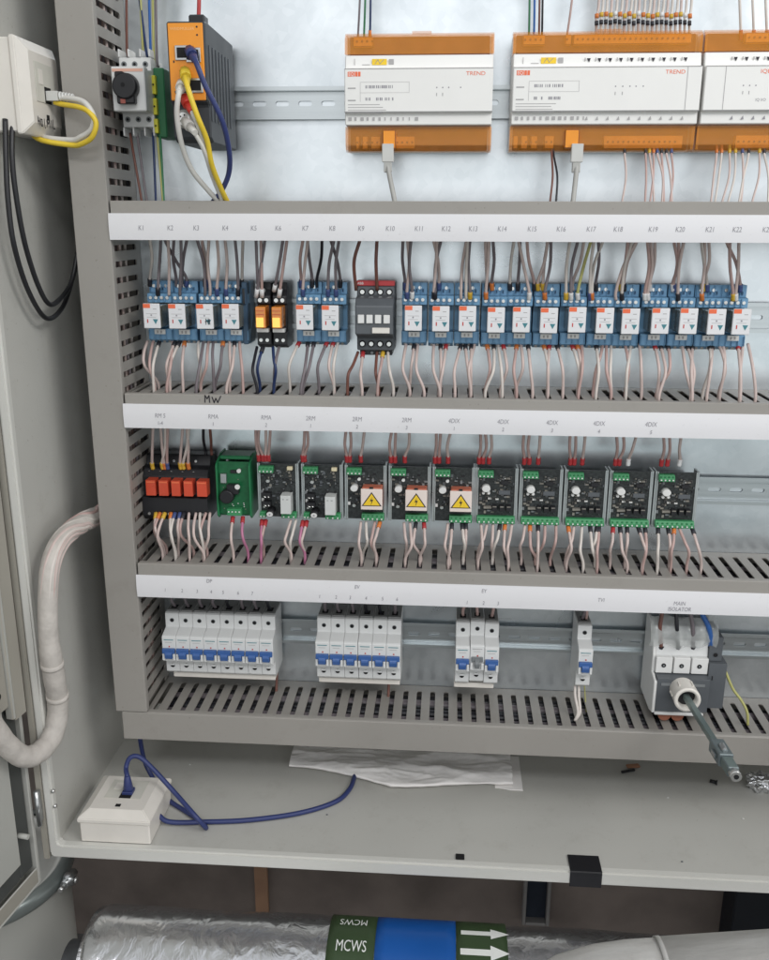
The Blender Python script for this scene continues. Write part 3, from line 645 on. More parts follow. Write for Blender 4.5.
def make_pcb(loc, label, kind, W=.0205, group=None):
    root = empty('circuit_module', loc, label, 'circuit module', group)
    H0, H1 = .0330, -.0310; Y = -.047
    b = MB()
    for s in (-1, 1):
        x = s*(W-.0009); b.box(x-.0009, x+.0009, -.0478, -.0300, H1-.001, H0+.001, ALU)
        b.box(x-.0009-(.0014 if s > 0 else -.0018), x+.0009+(.0014 if s < 0 else -.0018), -.0486, -.0479, H1-.001, H0+.001, ALU)
    b.box(-W+.0019, W-.0019, -.034, -.0095, H1+.012, H0-.012, DGR); b.build('bracket', root, bevel=.0003)
    b = MB(); b.box(-W+.002, W-.002, Y, Y+.0016, H1, H0, PCB); bd = b.build('circuit_board', root)
    rnd = random.Random(kind*7+3)
    # surface components
    b = MB()
    for k in range(85):
        x = rnd.uniform(-W+.004, W-.004); z = rnd.uniform(H1+.012, H0-.008); a_, c_ = rnd.choice([(.0008, .0005), (.0006, .0012), (.0016, .0010), (.0012, .0018), (.0004, .0004)]); h = rnd.uniform(.001, .003)
        b.box(x-a_, x+a_, Y-h, Y-.0001, z-c_, z+c_, rnd.choice([COMP, BLK, BLK, DGR, MGR, WHT if rnd.random() < .3 else COMP]))
    build_each(b, 'component', bd, bevel=.0002)
    def term(x0, x1, z0, z1, n):
        b = MB(); b.prism([(Y-.0002, z0), (Y-.009, z0), (Y-.009, (z0+z1)/2), (Y-.0065, z1), (Y-.0002, z1)], x0, x1, 'x', TERM)
        for k in range(n):
            x = x0+(k+.5)*(x1-x0)/n; zc = z0+(z1-z0)*.28; b.cyl((x, Y-.0088, zc), (x, Y-.0100, zc), .0013, WHT if kind != 9 else SCREW, n=8); b.box(x-.0009, x+.0009, Y-.0096, Y-.0078, zc+.0026, zc+.0042, BLUED if False else GRN)
        b.build('terminal_block', root, bevel=.0004)
    term(-W+.0024, -W+.0170, .0240, .0315, 4)
    if kind == 0:
        term(-W+.0024, -W+.0085, -.0300, -.0235, 2); term(.0035, W-.0022, -.0300, -.0235, 3)
        b = MB(); b.box(.0042, .0142, Y-.0160, Y-.0002, -.0225, -.0005, mat('relay_block_pale', (206, 208, 206), .35)); b.box(.006, .0078, Y-.0163, Y-.01605, -.0055, -.0045, MGR); b.box(.0098, .0120, Y-.0163, Y-.01605, -.0055, -.0045, MGR); b.build('relay', root, bevel=.0008)
        b = MB()
        for z in (-.0155, -.005): b.box(-.0150, -.0068, Y-.008, Y-.0002, z-.001, z+.0048, BLK); b.tube([(-.0135, Y-.0082, z+.001), (-.0110, Y-.009, z-.0005)], .0010, SCREW, 6); b.tube([(-.0095, Y-.0082, z+.001), (-.0080, Y-.009, z-.0005)], .0010, SCREW, 6)
        b.cyl((-.0090, Y-.0002, .0140), (-.0090, Y-.008, .0140), .0018, SCREW, n=10); build_each(b, 'transistor', root)
        b = MB(); b.cyl((-.0068, Y-.0002, -.0215), (-.0068, Y-.0150, -.0235), .0038, BLK, n=16); b.build('capacitor', root)
        b = MB(); b.cyl((-.0068, Y-.0151, -.02352), (-.0068, Y-.0156, -.0236), .0031, WHT, n=16); b.cyl((-.0068, Y-.0157, -.0236), (-.0068, Y-.0160, -.0236), .0009, INK, n=10); b.build('capacitor_cap', root)
        b = MB(); b.box(.0095, .0150, Y-.005, Y-.0002, .0265, .0310, mat('lamp_cream', (226, 214, 180), .3)); b.build('lamp', root, bevel=.0006)
        b = MB(); b.box(-.003, .010, -.024, -.010, H1-.0052, H1-.0022, DGR); b.build('foot_clip', root, bevel=.0004)
    elif kind == 1:
        term(-.0035, W-.0022, -.0302, -.0225, 5)
        b = MB(); b.cyl((-.0105, Y-.0002, .0085), (-.0105, Y-.0120, .0085), .0036, WHT, n=18); b.build('capacitor', root, bevel=.0005)
        b = MB(); b.cyl((-.0060, Y-.0002, .0180), (-.0060, Y-.006, .0180), .0016, WHT, n=10); b.cyl((-.0110, Y-.0002, -.0135), (-.0110, Y-.006, -.0135), .0017, SCREW, n=10); build_each(b, 'transistor', root)
        b = MB(); b.box(-.0026, .0168, Y-.0160, Y-.0002, -.0150, .0113, REDC); cv = b.build('cover', root, bevel=.0008)
        b = MB(); b.box(-.0034, .0174, Y-.0180, Y-.0162, -.0142, .0104, PINKT); pl = b.build('warning_plate', root, bevel=.0004)
        cx, cz = .0070, -.0042; yy = Y-.01805
        b = MB(); tri = lambda r_, dz=0: [(cx-.866*r_, cz-.5*r_+dz), (cx+.866*r_, cz-.5*r_+dz), (cx, cz+r_+dz)]
        b.add([(x, yy-.0001, z) for x, z in tri(.0112)], [(0, 1, 2)], INKD); b.add([(x, yy-.0003, z) for x, z in tri(.0092)], [(0, 1, 2)], YEL)
        bolt = [(.0008, .0044), (-.0014, .0004), (.0002, .0006), (-.0009, -.0022), (-.0016, -.0018), (-.0004, -.0042), (.0010, -.0020), (.0002, -.0022), (.0014, .0018), (-.0002, .0016)]
        bolt = [(.0006, .0048), (-.0013, .0006), (.0001, .0008), (-.0006, -.0034), (.0013, .0022), (-.0001, .0020)]
        b.add([(cx+x*1.25, yy-.0005, cz+z*1.25-.0004) for x, z in bolt], [tuple(range(len(bolt)))], INKD); b.build('warning_symbol', pl)
        b = MB(); b.box(.005, .0085, Y-.0183, Y-.0162, .0108, .0124, BLK); b.build('cover_catch', cv)
    else:
        term(-W+.0024, W-.0022, -.0302, -.0225, 8)
        b = MB(); b.cyl((-.0102, Y-.0002, .0112), (-.0102, Y-.0100, .0112), .0040, WHT, n=18); b.build('capacitor', root, bevel=.0005)
        b = MB(); b.cyl((-.0125, Y-.0002, .0050), (-.0125, Y-.006, .0050), .0014, WHT, n=10); b.cyl((-.0075, Y-.0002, .0052), (-.0075, Y-.006, .0052), .0014, WHT, n=10); build_each(b, 'pin', root)
        b = MB()
        for x in (-.0010, .0060, .0125): b.box(x-.0028, x+.0018, Y-.007, Y-.0002, -.0160, -.0090, BLK); b.box(x-.0025, x+.0015, Y-.0075, Y-.0071, -.0112, -.0095, COMP)
        b.box(-.012, -.004, Y-.004, Y-.0002, -.0140, -.0110, COMP); b.box(.002, .013, Y-.004, Y-.0002, .0030, .0080, DGR); b.box(.004, .011, Y-.005, Y-.0002, .0150, .0200, BLK); build_each(b, 'chip', root, bevel=.0004)
    return root
mods = []
spec = [(278, 0, 'RMA 2'), (322, 0, '2RM 1'), (365.5, 1, '2RM 2'), (409.5, 1, '2RM 3'), (453.5, 1, '4DIX 1'), (496.5, 2, '4DIX 2'), (541, 2, '4DIX 3'), (586, 2, '4DIX 4'), (631, 2, 'between 4DIX 4 and 4DIX 5'), (676.5, 2, '4DIX 5')]
PCH = (at(676.5, 492, -.047).x - at(453.5, 492, -.047).x)/5; KX = PCH*.485/.0205; print('pitch', PCH, KX)
protos = {}
def widen(o):
    for ch in o.children:
        for m_ in [ch]+list(ch.children):
            for v in m_.data.vertices: v.co.x *= KX
KD = {0: 'dark circuit module with pale relay block', 1: 'dark circuit module with yellow triangle warning plate', 2: 'dark circuit module with white dot capacitor'}
KG = {0: 'circuit modules with pale relay blocks', 1: 'circuit modules with warning plates', 2: 'circuit modules with white capacitors'}
for i, (px, kd, nm) in enumerate(spec):
    p = at(px, 492, -.05); loc = (p.x, 0, ZR2-.001)
    where = {0: 'immediately right of the green module', 1: 'second module right of the green module', 2: 'leftmost of three', 3: 'middle of three', 4: 'rightmost of three', 5: 'leftmost of five', 6: 'second of five', 7: 'third of five', 8: 'fourth of five', 9: 'rightmost on its rail'}[i]
    lab = '%s, %s' % (KD[kd], where)
    if kd in protos: o = dup(protos[kd], loc, lab, KG[kd])
    else: o = protos[kd] = make_pcb(loc, lab, kd, group=KG[kd]); widen(o)
    mods.append((px, kd, o, 'the %s of ten circuit modules' % ORD[i]))
# row 2 up wires
def ups2(tops, row, ytop, ref, group, mats, fer):
    ws = []
    for i, (xa, xb) in enumerate(tops):
        a = at(xa, 432 + (xa-120)*.02, -.06); a = Vector((a.x, -.06, -.218))
        e = at(xb, row, ytop); ws.append((xa, [a+Vector((0, 0, .01)), a, a.lerp(e, .5)+Vector((random.uniform(-.003, .003), -.004, 0)), e+Vector((0, -.002, .008)), e], mats[i % len(mats)], None, fer[i % len(fer)]))
    fan(ws, ref, 'rising', group)
ups2([(154, 153), (161, 165), (166, 163), (169, 168), (184, 181), (187, 189), (190, 184)], 469, -.042, 'above the red relays', 'wires rising from the red relay base', [W_PINK, W_PINK, W_WHITE, W_PINK2], ['yellow', 'orange', 'yellow', 'blue'])
ups2([(204, 206), (210, 212)], 455, -.03, 'beside the green module top', 'dark wires beside the green module', [W_BLACK, W_BROWN], [None])
for (px, kd, o, where), tops in zip(mods, ([(256, 259), (260, 263), (266, 266), (271, 269)], [(307, 305), (305, 303)], [(347, 347), (350, 350), (365, 361)], [(393, 391), (396, 395), (409, 405)], [(436, 435), (441, 439), (452, 448)], [(480, 479), (484, 483), (490, 489)], [(524, 524), (530, 529), (540, 538)], [(570, 570), (575, 574), (585, 582)], [(615, 615), (622, 619), (637, 628)], [(662, 661), (668, 667), (681, 679)])):
    ups2(tops, 461 + (px-278)*.012, -.050, 'above ' + where, 'wires rising from the circuit modules', [W_PINK2, W_PINK2, W_PINK], ['red', 'red', 'white' if px > 600 else 'red'])
G2 = 'wires dropping from the circuit modules'
downs(0, [156, 160, 165, 171, 175, 180, 184, 189, 196, 200, 206, 210], 513, -.058, 'below the red relays', 'wires dropping from the red relay base', -.3800, slot3, None, ['yellow', 'orange', 'yellow', 'orange', 'blue', 'blue', 'black', None, None, None, None, None])
downs(0, [233, 243], 517, -.052, 'below the green module', 'wires dropping from the green module', -.3800, slot3, [W_PINK, W_MAG], ['red', 'red'])
dl = [([262, 266, 291, 296], [W_MAG, W_PINK2, W_PINK, W_WHITE]), ([303, 307], [W_MAG, W_PINK]), ([361, 366, 375, 380], None), ([404, 410, 416, 424], None), ([448, 452, 462, 466], None), ([481, 487, 493, 500, 505, 512], None), ([525, 530, 538, 545, 556], None), ([568, 574, 582, 590, 597, 599], None), ([613, 620, 627, 638, 645], None), ([658, 668, 674, 679, 692], None)]
for (px, kd, o, where), (xs, ms) in zip(mods, dl):
    downs(0, xs, 520 + (px-278)*.02, -.052, 'below ' + where, G2, -.3800, slot3, ms, None if ms is None else ['red', 'red', None, None])

# ------------------------------------------------------------------ row 3: breakers
def make_mcb(loc, label, grey=False):
    root = empty('circuit_breaker', loc, label, 'circuit breaker', 'miniature circuit breakers')
    W = .00835
    b = MB()
    b.prism([(-.009, .040), (-.047, .040), (-.0500, .0385), (-.0500, .0215), (-.0660, .0170), (-.0680, .0155), (-.0680, -.0160), (-.0580, -.0172), (-.0570, -.0350), (-.0500, -.0400), (-.009, -.0400)], -W, W, 'x', MCBW)
    b.build('body', root, bevel=.0005)
    b = MB(); b.box(-W+.0012, W-.0012, -.0450, -.011, .0402, .0412, MCBT); b.box(-.0035, .0035, -.040, -.030, .0413, .0418, DARKHOLE); b.build('top_shroud', root)
    b = MB(); b.cyl((0, -.0490, .0300), (0, -.0503, .0300), .0027, MGR, n=14); b.cyl((0, -.0504, .0300), (0, -.0507, .0300), .0021, DARKHOLE, n=14); build_each(b, 'terminal_hole', root)
    b = MB(); b.cyl((0, -.0570, -.0265), (0, -.0584, -.0265), .0027, DARKHOLE, n=14); b.box(-.0027, .0027, -.0588, -.0585, -.0262, -.0238, MCBW); build_each(b, 'terminal_hole', root)
    b = MB(); b.box(-.0058, .0058, -.06835, -.0681, .0118, .0126, PALEP if grey else TEAL); b.box(-.0045, .004, -.06835, -.0681, .0088, .0092, PALEP); b.cyl((.0005, -.0681, .0035), (.0005, -.0685, .0035), .0009, REDM, n=8); b.build('printing', root)
    tm = MGR if grey else TOG
    b = MB(); b.prism([(-.0682, .0010), (-.0735, -.0030), (-.0740, -.0055), (-.0725, -.0112), (-.0682, -.0116)], -.0045 if not grey else -.003, .0045 if not grey else .003, 'x', tm)
    if not grey: b.box(-.0077, .0077, -.0722, -.0682, -.0046, .0016, tm)
    else: b.box(-.0068, .0068, -.0700, -.0682, -.0040, .0025, MGR)
    b.build('toggle', root, bevel=.0006)
    b = MB(); b.box(-.0079, -.0050, -.0715, -.0682, -.0135, -.0050, MCBW); b.box(.0050, .0079, -.0715, -.0682, -.0135, -.0050, MCBW); build_each(b, 'toggle_guard', root, bevel=.0004)
    return root
ZB = -.4995
mp_ = None
def mcb(x, lab, dz=0):
    global mp_
    loc = (x, 0, ZB+dz)
    if mp_ is None: mp_ = make_mcb(loc, lab); return mp_
    return dup(mp_, loc, lab)
x0 = at(162.3, 650, -.068).x; x1 = at(273.3, 655, -.068).x; PW = (x1-x0)/8
for i in range(8): mcb(x0+(i+.5)*PW, '%s breaker from left in the left group of eight blue-toggle breakers' % ORD[i])
g6 = at(315.3, 655, -.068).x; g6e = at(400.1, 660, -.068).x
for i in range(6): mcb(g6+(i+.5)*(g6e-g6)/6 + (.0003 if i > 2 else 0), '%s breaker from left in the middle group of six blue-toggle breakers' % ORD[i])
g3 = at(455.2, 660, -.068).x; g3e = at(499, 660, -.068).x; w3 = (g3e-g3)/3
mcb(g3+.5*w3, 'left blue-toggle breaker of the group of three below label EY')
ob = make_mcb((g3+1.5*w3, 0, ZB+.002), 'grey-toggle breaker in the middle of the group of three', grey=True)
mcb(g3+2.5*w3, 'right blue-toggle breaker of the group of three below label EY')
sx_ = at(585.5, 660, -.068).x; mcb(sx_, 'lone blue-toggle breaker standing by itself below label TVI', .0015)
def busbar(xa, xb, lab):
    b = MB(); b.box(xa, xb, -.048, -.030, -.0455, -.0405, CREAM); b.box(xa, xb, -.0495, -.0482, -.0468, -.0405, CREAM)
    o = b.build('busbar', loc=(0, 0, 0), bevel=.0006); o.location = (0, 0, ZB); tag(o, lab, 'busbar', 'white busbar strips under the breakers')
busbar(x0+.006, x1-.002, 'longest white busbar strip under the group of eight breakers'); busbar(g6+.001, g6e-.001, 'white busbar strip under the group of six breakers'); busbar(g3-.0005, g3e-.004, 'shortest white busbar strip under the group of three breakers')
# supply wires going up from breakers
b = MB()
for x in [x0+(i+.5)*PW for i in range(8)]+[g6+(i+.5)*(g6e-g6)/6 for i in range(6)]+[g3+(i+.5)*w3 for i in range(3)]+[sx_-.002, sx_+.003]:
    b.tube(smooth_path([Vector((x, -.034, ZB+.0405)), Vector((x+random.uniform(-.002, .002), -.042, ZB+.052)), Vector((x+random.uniform(-.003, .003), -.046, ZB+.066)), Vector((x, -.05, ZB+.085))]), .0019, random.choice([W_GREY, W_GREY, W_PINK2, W_BLACK]), 7)
tag(b.build('wire_bundle', loc=(0, -.04, ZB+.04)), 'short dark supply wires crowded behind the lowest label strip above the breakers', 'wire bundle', kind='stuff')
for i, (dx, m) in enumerate(((-.0045, W_WHITE), (0.0, W_WHITE))):
    a = Vector((sx_+dx-.002, -.045, ZB-.038)); wire([a, a+Vector((-.001, -.012, -.010)), a+Vector((.0 if i else .002, -.022, -.026)), Vector((at(576, 703, -.07).x, -.07, -.574))], m, ['left', 'right'][i] + ' white wire dropping from the lone breaker', 'white wires dropping from the lone breaker')
a = Vector((sx_+.007, -.012, ZB-.038)); wire([a, a+Vector((.002, -.004, -.012)), a+Vector((.004, -.008, -.032)), a+Vector((.003, -.03, -.040))], W_YG, 'thin yellowish wire behind and right of the lone breaker', r=.0009)
for px, lab in ((389, 'brown wire dropping right of centre under the six breakers'), (277, 'brown wire dropping at the right end of the eight breakers')):
    a = at(px, 672, -.02); wire([a, a+Vector((0, -.004, -.012)), a+Vector((0, -.012, -.030))], W_BROWN, lab)
# main isolator
L_ = at(655, 690, -.072); R_ = at(709, 690, -.072)
iso = empty('main_isolator', ((L_.x+R_.x)/2, 0, -.502), 'grey and white main isolator switch with white round shaft collar', 'isolator switch')
O = Vector(iso.location); hw3 = (R_.x-L_.x)/2
zt_ = at(685, 656, -.055).z - O.z; zm = at(685, 672, -.055).z - O.z; zbm = at(685, 713, -.072).z - O.z
b = MB(); b.prism([(-.009, .046), (-.035, .046), (-.035, .034), (-.052, .030), (-.056, zt_), (-.056, zm), (-.074, zm-.004), (-.074, zbm), (-.060, zbm-.004), (-.009, zbm-.002)], -hw3-.0022, -hw3+.0012, 'x', WHT)
b.prism([(-.009, .040), (-.036, .040), (-.036, .030), (-.052, .029), (-.054, zt_), (-.054, zbm+.001), (-.009, zbm+.001)], -hw3+.0013, hw3, 'x', MCBW); b.box(-hw3+.0013, hw3-.004, -.074, -.0542, zbm-.003, zbm+.0005, WHT); b.build('body', iso, bevel=.0007)
b = MB()
for k in range(3): w = 2*hw3/3; xx = -hw3+w*k; b.box(xx+.0014, xx+w-.0002, -.0605, -.0543, zm+.0004, zt_-.0004, WHT)
tb = b.build('terminal_cover', iso, bevel=.0006)
b = MB()
for k in range(3): w = 2*hw3/3; xx = -hw3+w*(k+.5); b.cyl((xx, -.0606, (zm+zt_)/2), (xx, -.0610, (zm+zt_)/2), .0027, DARKHOLE, n=14); b.cyl((xx, -.0611, (zm+zt_)/2), (xx, -.0613, (zm+zt_)/2), .0012, MGR, n=10)
build_each(b, 'terminal_hole', tb)
b = MB(); b.box(-hw3+.0016, hw3+.0002, -.0720, -.0544, zbm+.001, zm-.0006, DGR); b.box(-hw3+.006, hw3-.005, -.0727, -.0721, zm-.010, zm-.006, MGR); b.build('front_block', iso, bevel=.0012)
b = MB(); b.box(hw3+.0004, hw3+.0155, -.056, -.009, .006, .036, DGR); b.box(hw3+.0004, hw3+.0210, -.062, -.009, zbm+.002, .0055, DGR); b.box(hw3+.0045, hw3+.0060, -.0625, -.0621, -.016, -.010, DARKHOLE); b.cyl((hw3+.008, -.0562, .014), (hw3+.008, -.0568, .014), .0028, DARKHOLE); b.build('auxiliary_block', iso, bevel=.001)
kc = at(684.5, 694, -.085) - O
b = MB(); kx, kz = kc.x, kc.z
b.cyl((kx, -.0722, kz), (kx, -.098, kz), .0142, CREAM, .0150, n=36, cap=False)
n = 36
ring = lambda r_, y: [(kx+r_*math.cos(2*math.pi*q/n), y, kz+r_*math.sin(2*math.pi*q/n)) for q in range(n)]
vs = ring(.0150, -.098)+ring(.0148, -.0995)+ring(.0108, -.0995)+ring(.0104, -.088); fs = []
for j in range(3):
    for q in range(n): fs.append((j*n+q, j*n+(q+1) % n, (j+1)*n+(q+1) % n, (j+1)*n+q))
b.add(vs, fs, CREAM, True)
for q in range(6):
    an = q*math.pi/3; b.box(kx+.0152*math.cos(an)-.0008, kx+.0152*math.cos(an)+.0008, -.090, -.080, kz+.0152*math.sin(an)-.0008, kz+.0152*math.sin(an)+.0008, CREAM)
kn = b.build('collar', iso)
b = MB(); b.cyl((kx, -.0723, kz), (kx, -.0905, kz), .0102, BLK, n=24); b.build('collar_core', kn)
SH = mat('shaft_steel', (128, 142, 140), .35, .55, var=.08)
b = MB(); b.box(kx-.0033, kx+.0033, -.190, -.0906, kz-.0033, kz+.0033, SH)
def lean(b):
    for v in b.v: v.x += max(0, -.09-v.y)*.068
lean(b); b.build('shaft', iso, bevel=.0006)
b = MB(); b.box(kx-.0072, kx+.0072, -.220, -.1902, kz-.0072, kz+.0072, mat('coupling_grey', (112, 122, 124), .4, .3)); b.box(kx-.0055, kx+.0055, -.240, -.2202, kz-.0055, kz+.0055, SH); b.cyl((kx, -.2155, kz+.0070), (kx, -.2035, kz+.0090), .003, ZINC); b.box(kx-.0092, kx-.0073, -.214, -.202, kz-.003, kz+.003, ZINC); lean(b); cp = b.build('shaft_coupling', iso, bevel=.0010)
b = MB(); b.cyl((kx, -.2401, kz), (kx, -.248, kz), .0055, SCREW, n=18); b.cyl((kx, -.2481, kz), (kx, -.2484, kz), .0026, DARKHOLE, n=12); lean(b); b.build('shaft_tip', cp)
b = MB()
for xx in (-.016, -.001): b.cyl((xx, -.040, zbm-.0045), (xx, -.068, zbm-.0060), .0080, COPPER, .0075, n=20)
build_each(b, 'brown_moulding', iso)
# isolator supply cables and clear shroud
for i, (xa, xb, m, r_) in enumerate(((662, 661, W_BROWN, .0024), (676, 678, W_BLACK, .0024), (690, 693, W_GREY, .0024), (701, 711, W_BLUE, .0030))):
    s_ = at(xa, 611, -.058); e = at(xb, 646, -.052)
    wire([s_+Vector((-.004, .004, .02)), s_, at((xa+xb)/2+1.5*(i-1), 628, -.062), e, e+Vector((0, .006, -.006))], m, ['brown', 'black', 'grey', 'thick bright blue'][i] + ' supply cable entering the top of the main isolator', 'supply cables into the main isolator', r=r_, ferend='black', name='cable', cat='cable')
CLR = mat('clear_shroud', (224, 228, 226), .08, var=.1, scale=80, alpha=.42, bump=1, bscale=70, coat=.6)
b = MB(); c0 = at(650, 616, -.05) - O; c1 = at(714, 645, -.05) - O; nx_ = 24; g = []
for j in range(6):
    for i in range(nx_+1):
        u = i/nx_; v = j/5; g.append((c0.x+(c1.x-c0.x)*u, -.050-.014*math.sin(v*math.pi*.8)-.004*math.sin(u*19), c0.z+(c1.z-c0.z)*v+.002*math.sin(u*9)))
b.add(g, [(j*(nx_+1)+i, j*(nx_+1)+i+1, (j+1)*(nx_+1)+i+1, (j+1)*(nx_+1)+i) for j in range(5) for i in range(nx_)], CLR, True); b.build('clear_shroud', iso)
a = Vector((O.x+hw3+.021, -.058, O.z-.006)); wire([a, at(733, 689, -.06), at(741, 700, -.065), at(747, 712, -.070), at(749, 716, -.070)-Vector((0, 0, .012))], W_YG, 'green and yellow earth wire right of the main isolator', r=.0017, ferend=None)

# ------------------------------------------------------------------ row 0
def controller(xa, xb, label, variant):
    zt_, zb_ = .1835, .0680; zc = (zt_+zb_)/2; x0 = xa; w = xb-xa
    root = empty('controller', (xa, 0, zc), label, 'controller', 'orange and white building controllers')
    O = Vector(root.location)
    def Z(row): return at(420, row, -.06).z - zc
    z1, z2, z3, z4 = Z(53), Z(67), Z(112), Z(124.5)
    b = MB(); b.prism([(-.0095, zt_-zc-.002), (-.0300, zt_-zc-.002), (-.0300, z1+.001), (-.0500, z1), (-.0530, z2), (-.0600, z2-.0006), (-.0600, z3), (-.0560, z3-.0008), (-.0556, z4), (-.0300, z4-.001), (-.0300, zb_-zc+.002), (-.0095, zb_-zc+.002)], .0006, w-.0006, 'x', TW)
    b.build('body', root, bevel=.0008)
    b = MB(); b.box(.0004, w-.0004, -.0606, -.0601, z3-.0001, z3+.0008, GROOVE); b.box(.0006, w-.0006, -.0606, -.0601, z2-.0012, z2-.0008, PALEP)
    for fx in ([.92] if variant == 1 else ([] if variant == 0 else [.105])): b.box(w*fx, w*fx+.0004, -.0604, -.0601, z3+.001, z2-.001, PALEP)
    b.build('seam', root)
    # inner terminals and translucent covers
    for top in (1, 0):
        za, zb2 = (z1+.001, zt_-zc-.003) if top else (zb_-zc+.003, z4-.001)
        b = MB(); b.box(.004, w-.004, -.036, -.0301, za, zb2, TBR)
        zl, zh = (za+(zb2-za)*.45, zb2-.001) if top else (za+.001, za+(zb2-za)*.62)
        if variant == 0:
            if top: segs = [(.008, .028)]
            else: segs = [(.010, .014), (.017, .023), (.026, .036), (.052, .072)]
        elif variant == 1:
            segs = [(.010, .032), (.052, .058), (.060, w-.010)] if top else [(.004, .009), (.012, .019), (.022, .029), (.036, .046), (.096, w-.010)]
        else: segs = [(.040, w-.01)]
        for a_, c_ in segs: b.box(a_, c_, -.044, -.0361, zl, zh, TORD)
        if not top and variant < 2: b.box(.039 if variant == 0 else .056, .052 if variant == 0 else .070, -.0520, -.0361, zl, zh+.005, ORB)
        k = b.build('terminal_row', root, bevel=.0006)
        b = MB(); sgn = 1
        n_ = int((w-.02)/.0052)
        for j in range(n_):
            x = .012+j*.0052
            if any(a_ <= x <= c_ for a_, c_ in segs): b.cyl((x, -.0442, (zl+zh)/2), (x, -.0450, (zl+zh)/2), .0012, TBR, n=8)
        if b.f: build_each(b, 'terminal_screw', k)
        b = MB()
        if top: pr = [(-.0302, zb2+.002), (-.0420, zb2+.002), (-.0485, zb2-.004), (-.0498, za), (-.0488, za), (-.0475, zb2-.005), (-.0412, zb2+.0008), (-.0302, zb2+.0008)]
        else: pr = [(-.0302, za-.002), (-.0420, za-.002), (-.0485, za+.004), (-.0498, zb2), (-.0488, zb2), (-.0475, za+.005), (-.0412, za-.0008), (-.0302, za-.0008)]
        b.prism(pr, 0, w, 'x', TORG)
        for xx in (0, w-.003): b.prism([(-.0302, za), (-.0470, za), (-.0470, zb2-.003), (-.0410, zb2), (-.0302, zb2)], xx+.0003, xx+.0027, 'x', TORG)
        if top: b.box(w*.45, w*.58, -.042, -.034, zb2+.0021, zb2+.0040, TORG)
        b.build('orange_cover', root)
    # printing
    b = MB(); y = -.0602
    zz = z2-.006
    b.text('TREND', (w-.018) if variant == 0 else (w*.857 if variant == 1 else w-.03), zz, y, .0036, ORG, sx=1.15)
    if variant == 2: b.text('IQE', .058, zz, y, .0036, ORG, sx=1.2); b.text('IQ I/O', .056, z3+.010, y, .0026, INK)
    if variant < 2:
        b.box(.004, .011, y, y+.0001, zz-.0022, zz+.0022, ORG); b.box(.0115, .014, y, y+.0001, zz-.0022, zz+.0022, ORG); b.box(.0145, .017, y, y+.0001, zz-.0022, zz+.0022, ORG)
        b.text('EQ', .0075, zz, y-.0001, .003, TW)
        for r0 in (0, 1):
            zr = zz-.012-r0*.0115
            for j in range(16):
                if random.random() < .8: x = .022+j*.0018; b.box(x, x+random.choice([.0006, .001, .0013]), y, y+.0001, zr-.0014, zr+.0014, INK)
            b.box(.004, .012, y, y+.0001, zr-.0018, zr-.0006, PALEP)
        for r0 in range(4): b.box(.004, .040+random.uniform(-.008, .012), y, y+.0001, zz-.0290-r0*.0026, zz-.0284-r0*.0026, PALEP)
        b.box(.0165, .0168, y, y+.0001, zz-.026, zz-.008, PALEP); b.box(.0165, .066, y, y+.0001, zz-.0176, zz-.0174, PALEP); b.box(.0165, .066, y, y+.0001, zz-.0077, zz-.0075, PALEP); b.box(.066, .0663, y, y+.0001, zz-.0176, zz-.0075, PALEP)
    lx = {0: (.094, .100, .106, .118), 1: (.102, .109, .116, .122, .129), 2: (.038, .044, .050)}[variant]
    for x in lx: b.cyl((x, y, zz-.013), (x, y+.0001, zz-.013), .0007, INK, n=8)
    for x in lx[:2]: b.box(x-.0004, x+.0004, y, y+.0001, zz-.021, zz-.018, PALEP)
    # pictogram rows on the two bevel bands
    zt2 = (z1+z2)/2; zb3 = (z3+z4)/2
    ysl = -.0526; ysb = -.0565
    if variant < 2:
        b.box(.010, .0106, ysl, ysl+.0001, zt2-.003, zt2+.003, PALEP); b.box(.018, .026, ysl, ysl+.0001, zt2-.003, zt2-.0024, PALEP); b.box(.028, .043, ysl-.0001, ysl, zt2-.003, zt2+.0026, YEL); b.stroke([(.031, zt2-.002), (.034, zt2+.002), (.036, zt2-.002), (.040, zt2+.002)], .0005, ysl-.0002, INK); b.box(.045, .050, ysl, ysl+.0001, zt2-.0026, zt2+.0024, PALEP)
        for j in range(12): x = .004+j*.0062; b.box(x, x+random.choice([.001, .0022, .0034]), ysb, ysb+.0001, zb3-.0016, zb3+.0016, PALEP)
    if variant:
        st = .075 if variant == 1 else .03
        j = 0
        while st+j*.0105 < w-.012:
            x = st+j*.0105; b.add([(x-.002, ysl-.0001, zt2+.0016), (x+.002, ysl-.0001, zt2+.0016), (x+.0006, ysl-.0001, zt2-.0022)], [(0, 2, 1)], INKD if j % 1 == 0 else INK)
            b.box(x-.004, x-.0028, ysl, ysl+.0001, zt2-.001, zt2+.002, PALEP); b.add([(x-.001, ysb-.0001, zb3-.0018), (x+.002, ysb-.0001, zb3-.0018), (x+.0012, ysb-.0001, zb3+.0018)], [(0, 1, 2)], PALEP if variant == 1 else INK); j += 1
    b.build('printing', root)
    return root
c1 = controller(at(345, 90, -.05).x, at(493, 90, -.05).x, 'shorter orange and white controller, leftmost, with one network plug below', 0)
xB = at(511.5, 90, -.05).x; xM = at(700, 90, -.05).x
c2 = controller(xB, xM-.001, 'long orange and white controller with many wires along its top', 1)
c3 = controller(xM+.001, xM+.19, 'orange and white expansion controller cut off by the right edge', 2)
def w0(pts, m, lab, group=None, r=.0012, fer=None, ferend=None): return wire(pts, m, lab, group, r=r, fer=fer, ferend=ferend)
Zt = .1805
